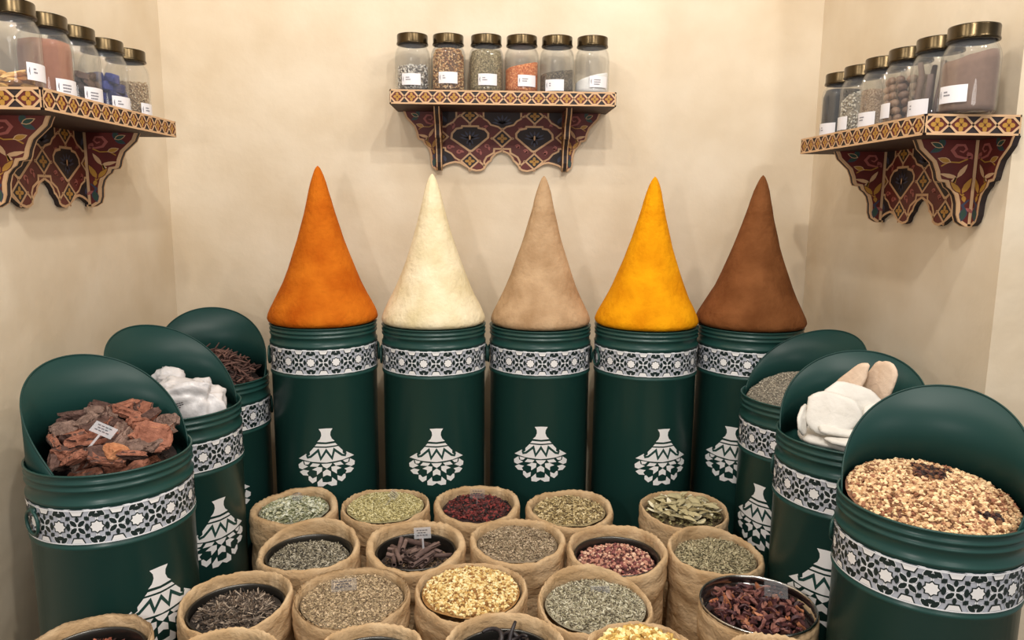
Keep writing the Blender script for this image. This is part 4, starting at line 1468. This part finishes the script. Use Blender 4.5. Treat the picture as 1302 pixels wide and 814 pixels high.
blm = [mat((38, 48, 112), rough=.7, var=.15, vscale=50), mat((48, 58, 128), rough=.7), mat((30, 36, 88), rough=.7)]
bl_me = [rock_mesh('blue_block', (.034, .026, .024), [blm[k]], k + 5.1, sub=2, boxy=.45, amp=.22, split=False) for k in range(3)]
pieces_in(XJL, JL[3][0], zl, bl_me, 'blue_block', 'deep blue pigment block in a jar on the bark-bin wall shelf', 'pigment block', 'blue blocks in the jar', 23, .032, .019, .0215, .25, 6)

XJR = .985
JRr = [(2.108, -160, .006, 1), (1.997, -182, .012, 5), (1.886, -165, .010, 3), (1.775, -190, .018, 5), (1.660, -166, .010, 5), (1.548, -155, .022, 2)]
names_r = ['jar full of black powder', 'jar of white grain', 'jar of brown ground spice', 'jar of brown nuts', 'jar of long dark sticks', 'jar full of fine brown powder']
for (y, fc, lz, tx), nm in zip(JRr, names_r):
    jar(XJR, y, zr, fc, 'glass ' + nm + ' ' + SHR, tx, lz, 'jars on the slab-bin wall shelf')
fill('black_powder', 'black powder filling a jar on the slab-bin wall shelf', XJR, JRr[0][0], zr, .132, mat((38, 38, 40), rough=.85))
fill('white_grain', 'white grain in a jar on the slab-bin wall shelf', XJR, JRr[1][0], zr, .094, mat((150, 140, 124), rough=.8), (0, -.3), grains=('seed', (.0085, .0045, .004), 1000, [(224, 216, 200), (200, 190, 170), (236, 230, 218), (170, 160, 140)]))
fill('brown_ground_spice', 'brown ground spice in a jar on the slab-bin wall shelf', XJR, JRr[2][0], zr, .094, speckle([(150, 128, 104), (130, 106, 84), (166, 144, 120)], 300), (-.1, 0))
fill('fine_brown_powder', 'fine brown powder heaped high in the jar nearest the viewer', XJR, JRr[5][0], zr, .116, mat((126, 98, 82), rough=.95, var=.08, vscale=110), (.22, -.1))
nut_m = [mat((136, 106, 84), rough=.55, var=.15, vscale=70), mat((118, 90, 72), rough=.55), mat((156, 126, 102), rough=.55)]
nut_me = [rock_mesh('brown_nut', (.025, .0195, .0195), [nut_m[k]], k + 2.2, sub=3, boxy=1.0, amp=.06, split=False, smooth=True) for k in range(3)]
pieces_in(XJR, JRr[3][0], zr, nut_me, 'brown_nut', 'brown oval nut in a jar on the slab-bin wall shelf', 'nut', 'brown nuts in the jar', 60, .0405, .016, .0175, .3, 10)
stk_m = mat((112, 92, 84), rough=.75, var=.2, vscale=40)
stk_me = [MB().tube([(0, 0, 0), (.004, .002, .045), (-.003, .004, .09), (0, 0, .118)], [.006, .0075, .007, .0055], 9).mesh('long_stick', [stk_m]), MB().tube([(0, 0, 0), (-.004, 0, .04), (.002, .003, .09)], [.006, .0075, .006], 9).mesh('long_stick', [stk_m])]
for k in range(9):
    a = k * 2 * PI / 9
    o = link('long_stick', stk_me[k % 2], None, (XJR + .030 * math.cos(a), JRr[4][0] + .030 * math.sin(a), zr + .008), (.08 * math.sin(a + 1), -.08 * math.cos(a + 1), a))
    tag(o, 'long dark stick standing in a jar on the slab-bin wall shelf', 'stick', 'long sticks in the jar')

# ------------------------------------------------------------------ light
def lamp(name, loc, energy, col, size, target=None, spot=None, blend=.6):
    d = bpy.data.lights.new(name, 'SPOT' if spot else 'POINT')
    d.energy = energy
    d.color = col
    d.shadow_soft_size = size
    if spot:
        d.spot_size = R(spot)
        d.spot_blend = blend
    o = bpy.data.objects.new(name, d)
    C.objects.link(o)
    o.location = loc
    if target:
        o.rotation_euler = (Vector(target) - Vector(loc)).to_track_quat('-Z', 'Y').to_euler()
    return o


warm = (1.0, .93, .85)
for lx, ly, lz, en in ((-.72, 1.25, 2.85, 19), (.78, 1.25, 2.85, 15), (-.40, .85, 2.85, 18), (.36, .85, 2.85, 36), (.12, .25, 2.80, 62), (1.25, .42, 2.85, 34), (1.72, .38, 2.85, 36)):
    lamp('ceiling_spot', (lx, ly, lz), en, warm, .03)
lamp('front_fill', (-.52, -.05, 1.46), 23, (1.0, .95, .90), .04)  # low source casting the left shelf's shadow, also fills the fronts
lamp('front_fill', (.70, -.60, 1.60), 22, (1.0, .95, .90), .35)  # added soft fill to brighten the drums and sacks, no lamp stands there
w = bpy.data.worlds.new('room_light')
bpy.context.scene.world = w
w.use_nodes = True
w.node_tree.nodes['Background'].inputs[0].default_value = (1.0, .955, .91, 1)
w.node_tree.nodes['Background'].inputs[1].default_value = .42

# ------------------------------------------------------------------ camera
pit, roll, yaw = .158, .009, .03
cd = bpy.data.cameras.new('camera')
cd.sensor_width = 36
cd.sensor_fit = 'HORIZONTAL'
cd.lens = 935 / 1302 * 36
cd.clip_start = .01
cam = bpy.data.objects.new('camera', cd)
C.objects.link(cam)
cy, sy, cp, sp_ = math.cos(yaw), math.sin(yaw), math.cos(pit), math.sin(pit)
F = Vector((sy * cp, cy * cp, -sp_))
R0 = Vector((cy, -sy, 0))
U0 = R0.cross(F)
Rx = R0 * math.cos(roll) + U0 * math.sin(roll)
Ux = U0 * math.cos(roll) - R0 * math.sin(roll)
cam.matrix_world = Matrix(((Rx.x, Ux.x, -F.x, 0), (Rx.y, Ux.y, -F.y, 0), (Rx.z, Ux.z, -F.z, EYE), (0, 0, 0, 1)))
sc = bpy.context.scene
sc.camera = cam
sc.view_settings.view_transform = 'Standard'
sc.view_settings.look = 'None'
sc.view_settings.gamma = 1
sc.view_settings.use_curve_mapping = False
sc.view_settings.exposure = -0.04
sc.cycles.use_denoising = True
sc.cycles.max_bounces = 8
sc.cycles.transparent_max_bounces = 24
sc.cycles.sample_clamp_indirect = 6
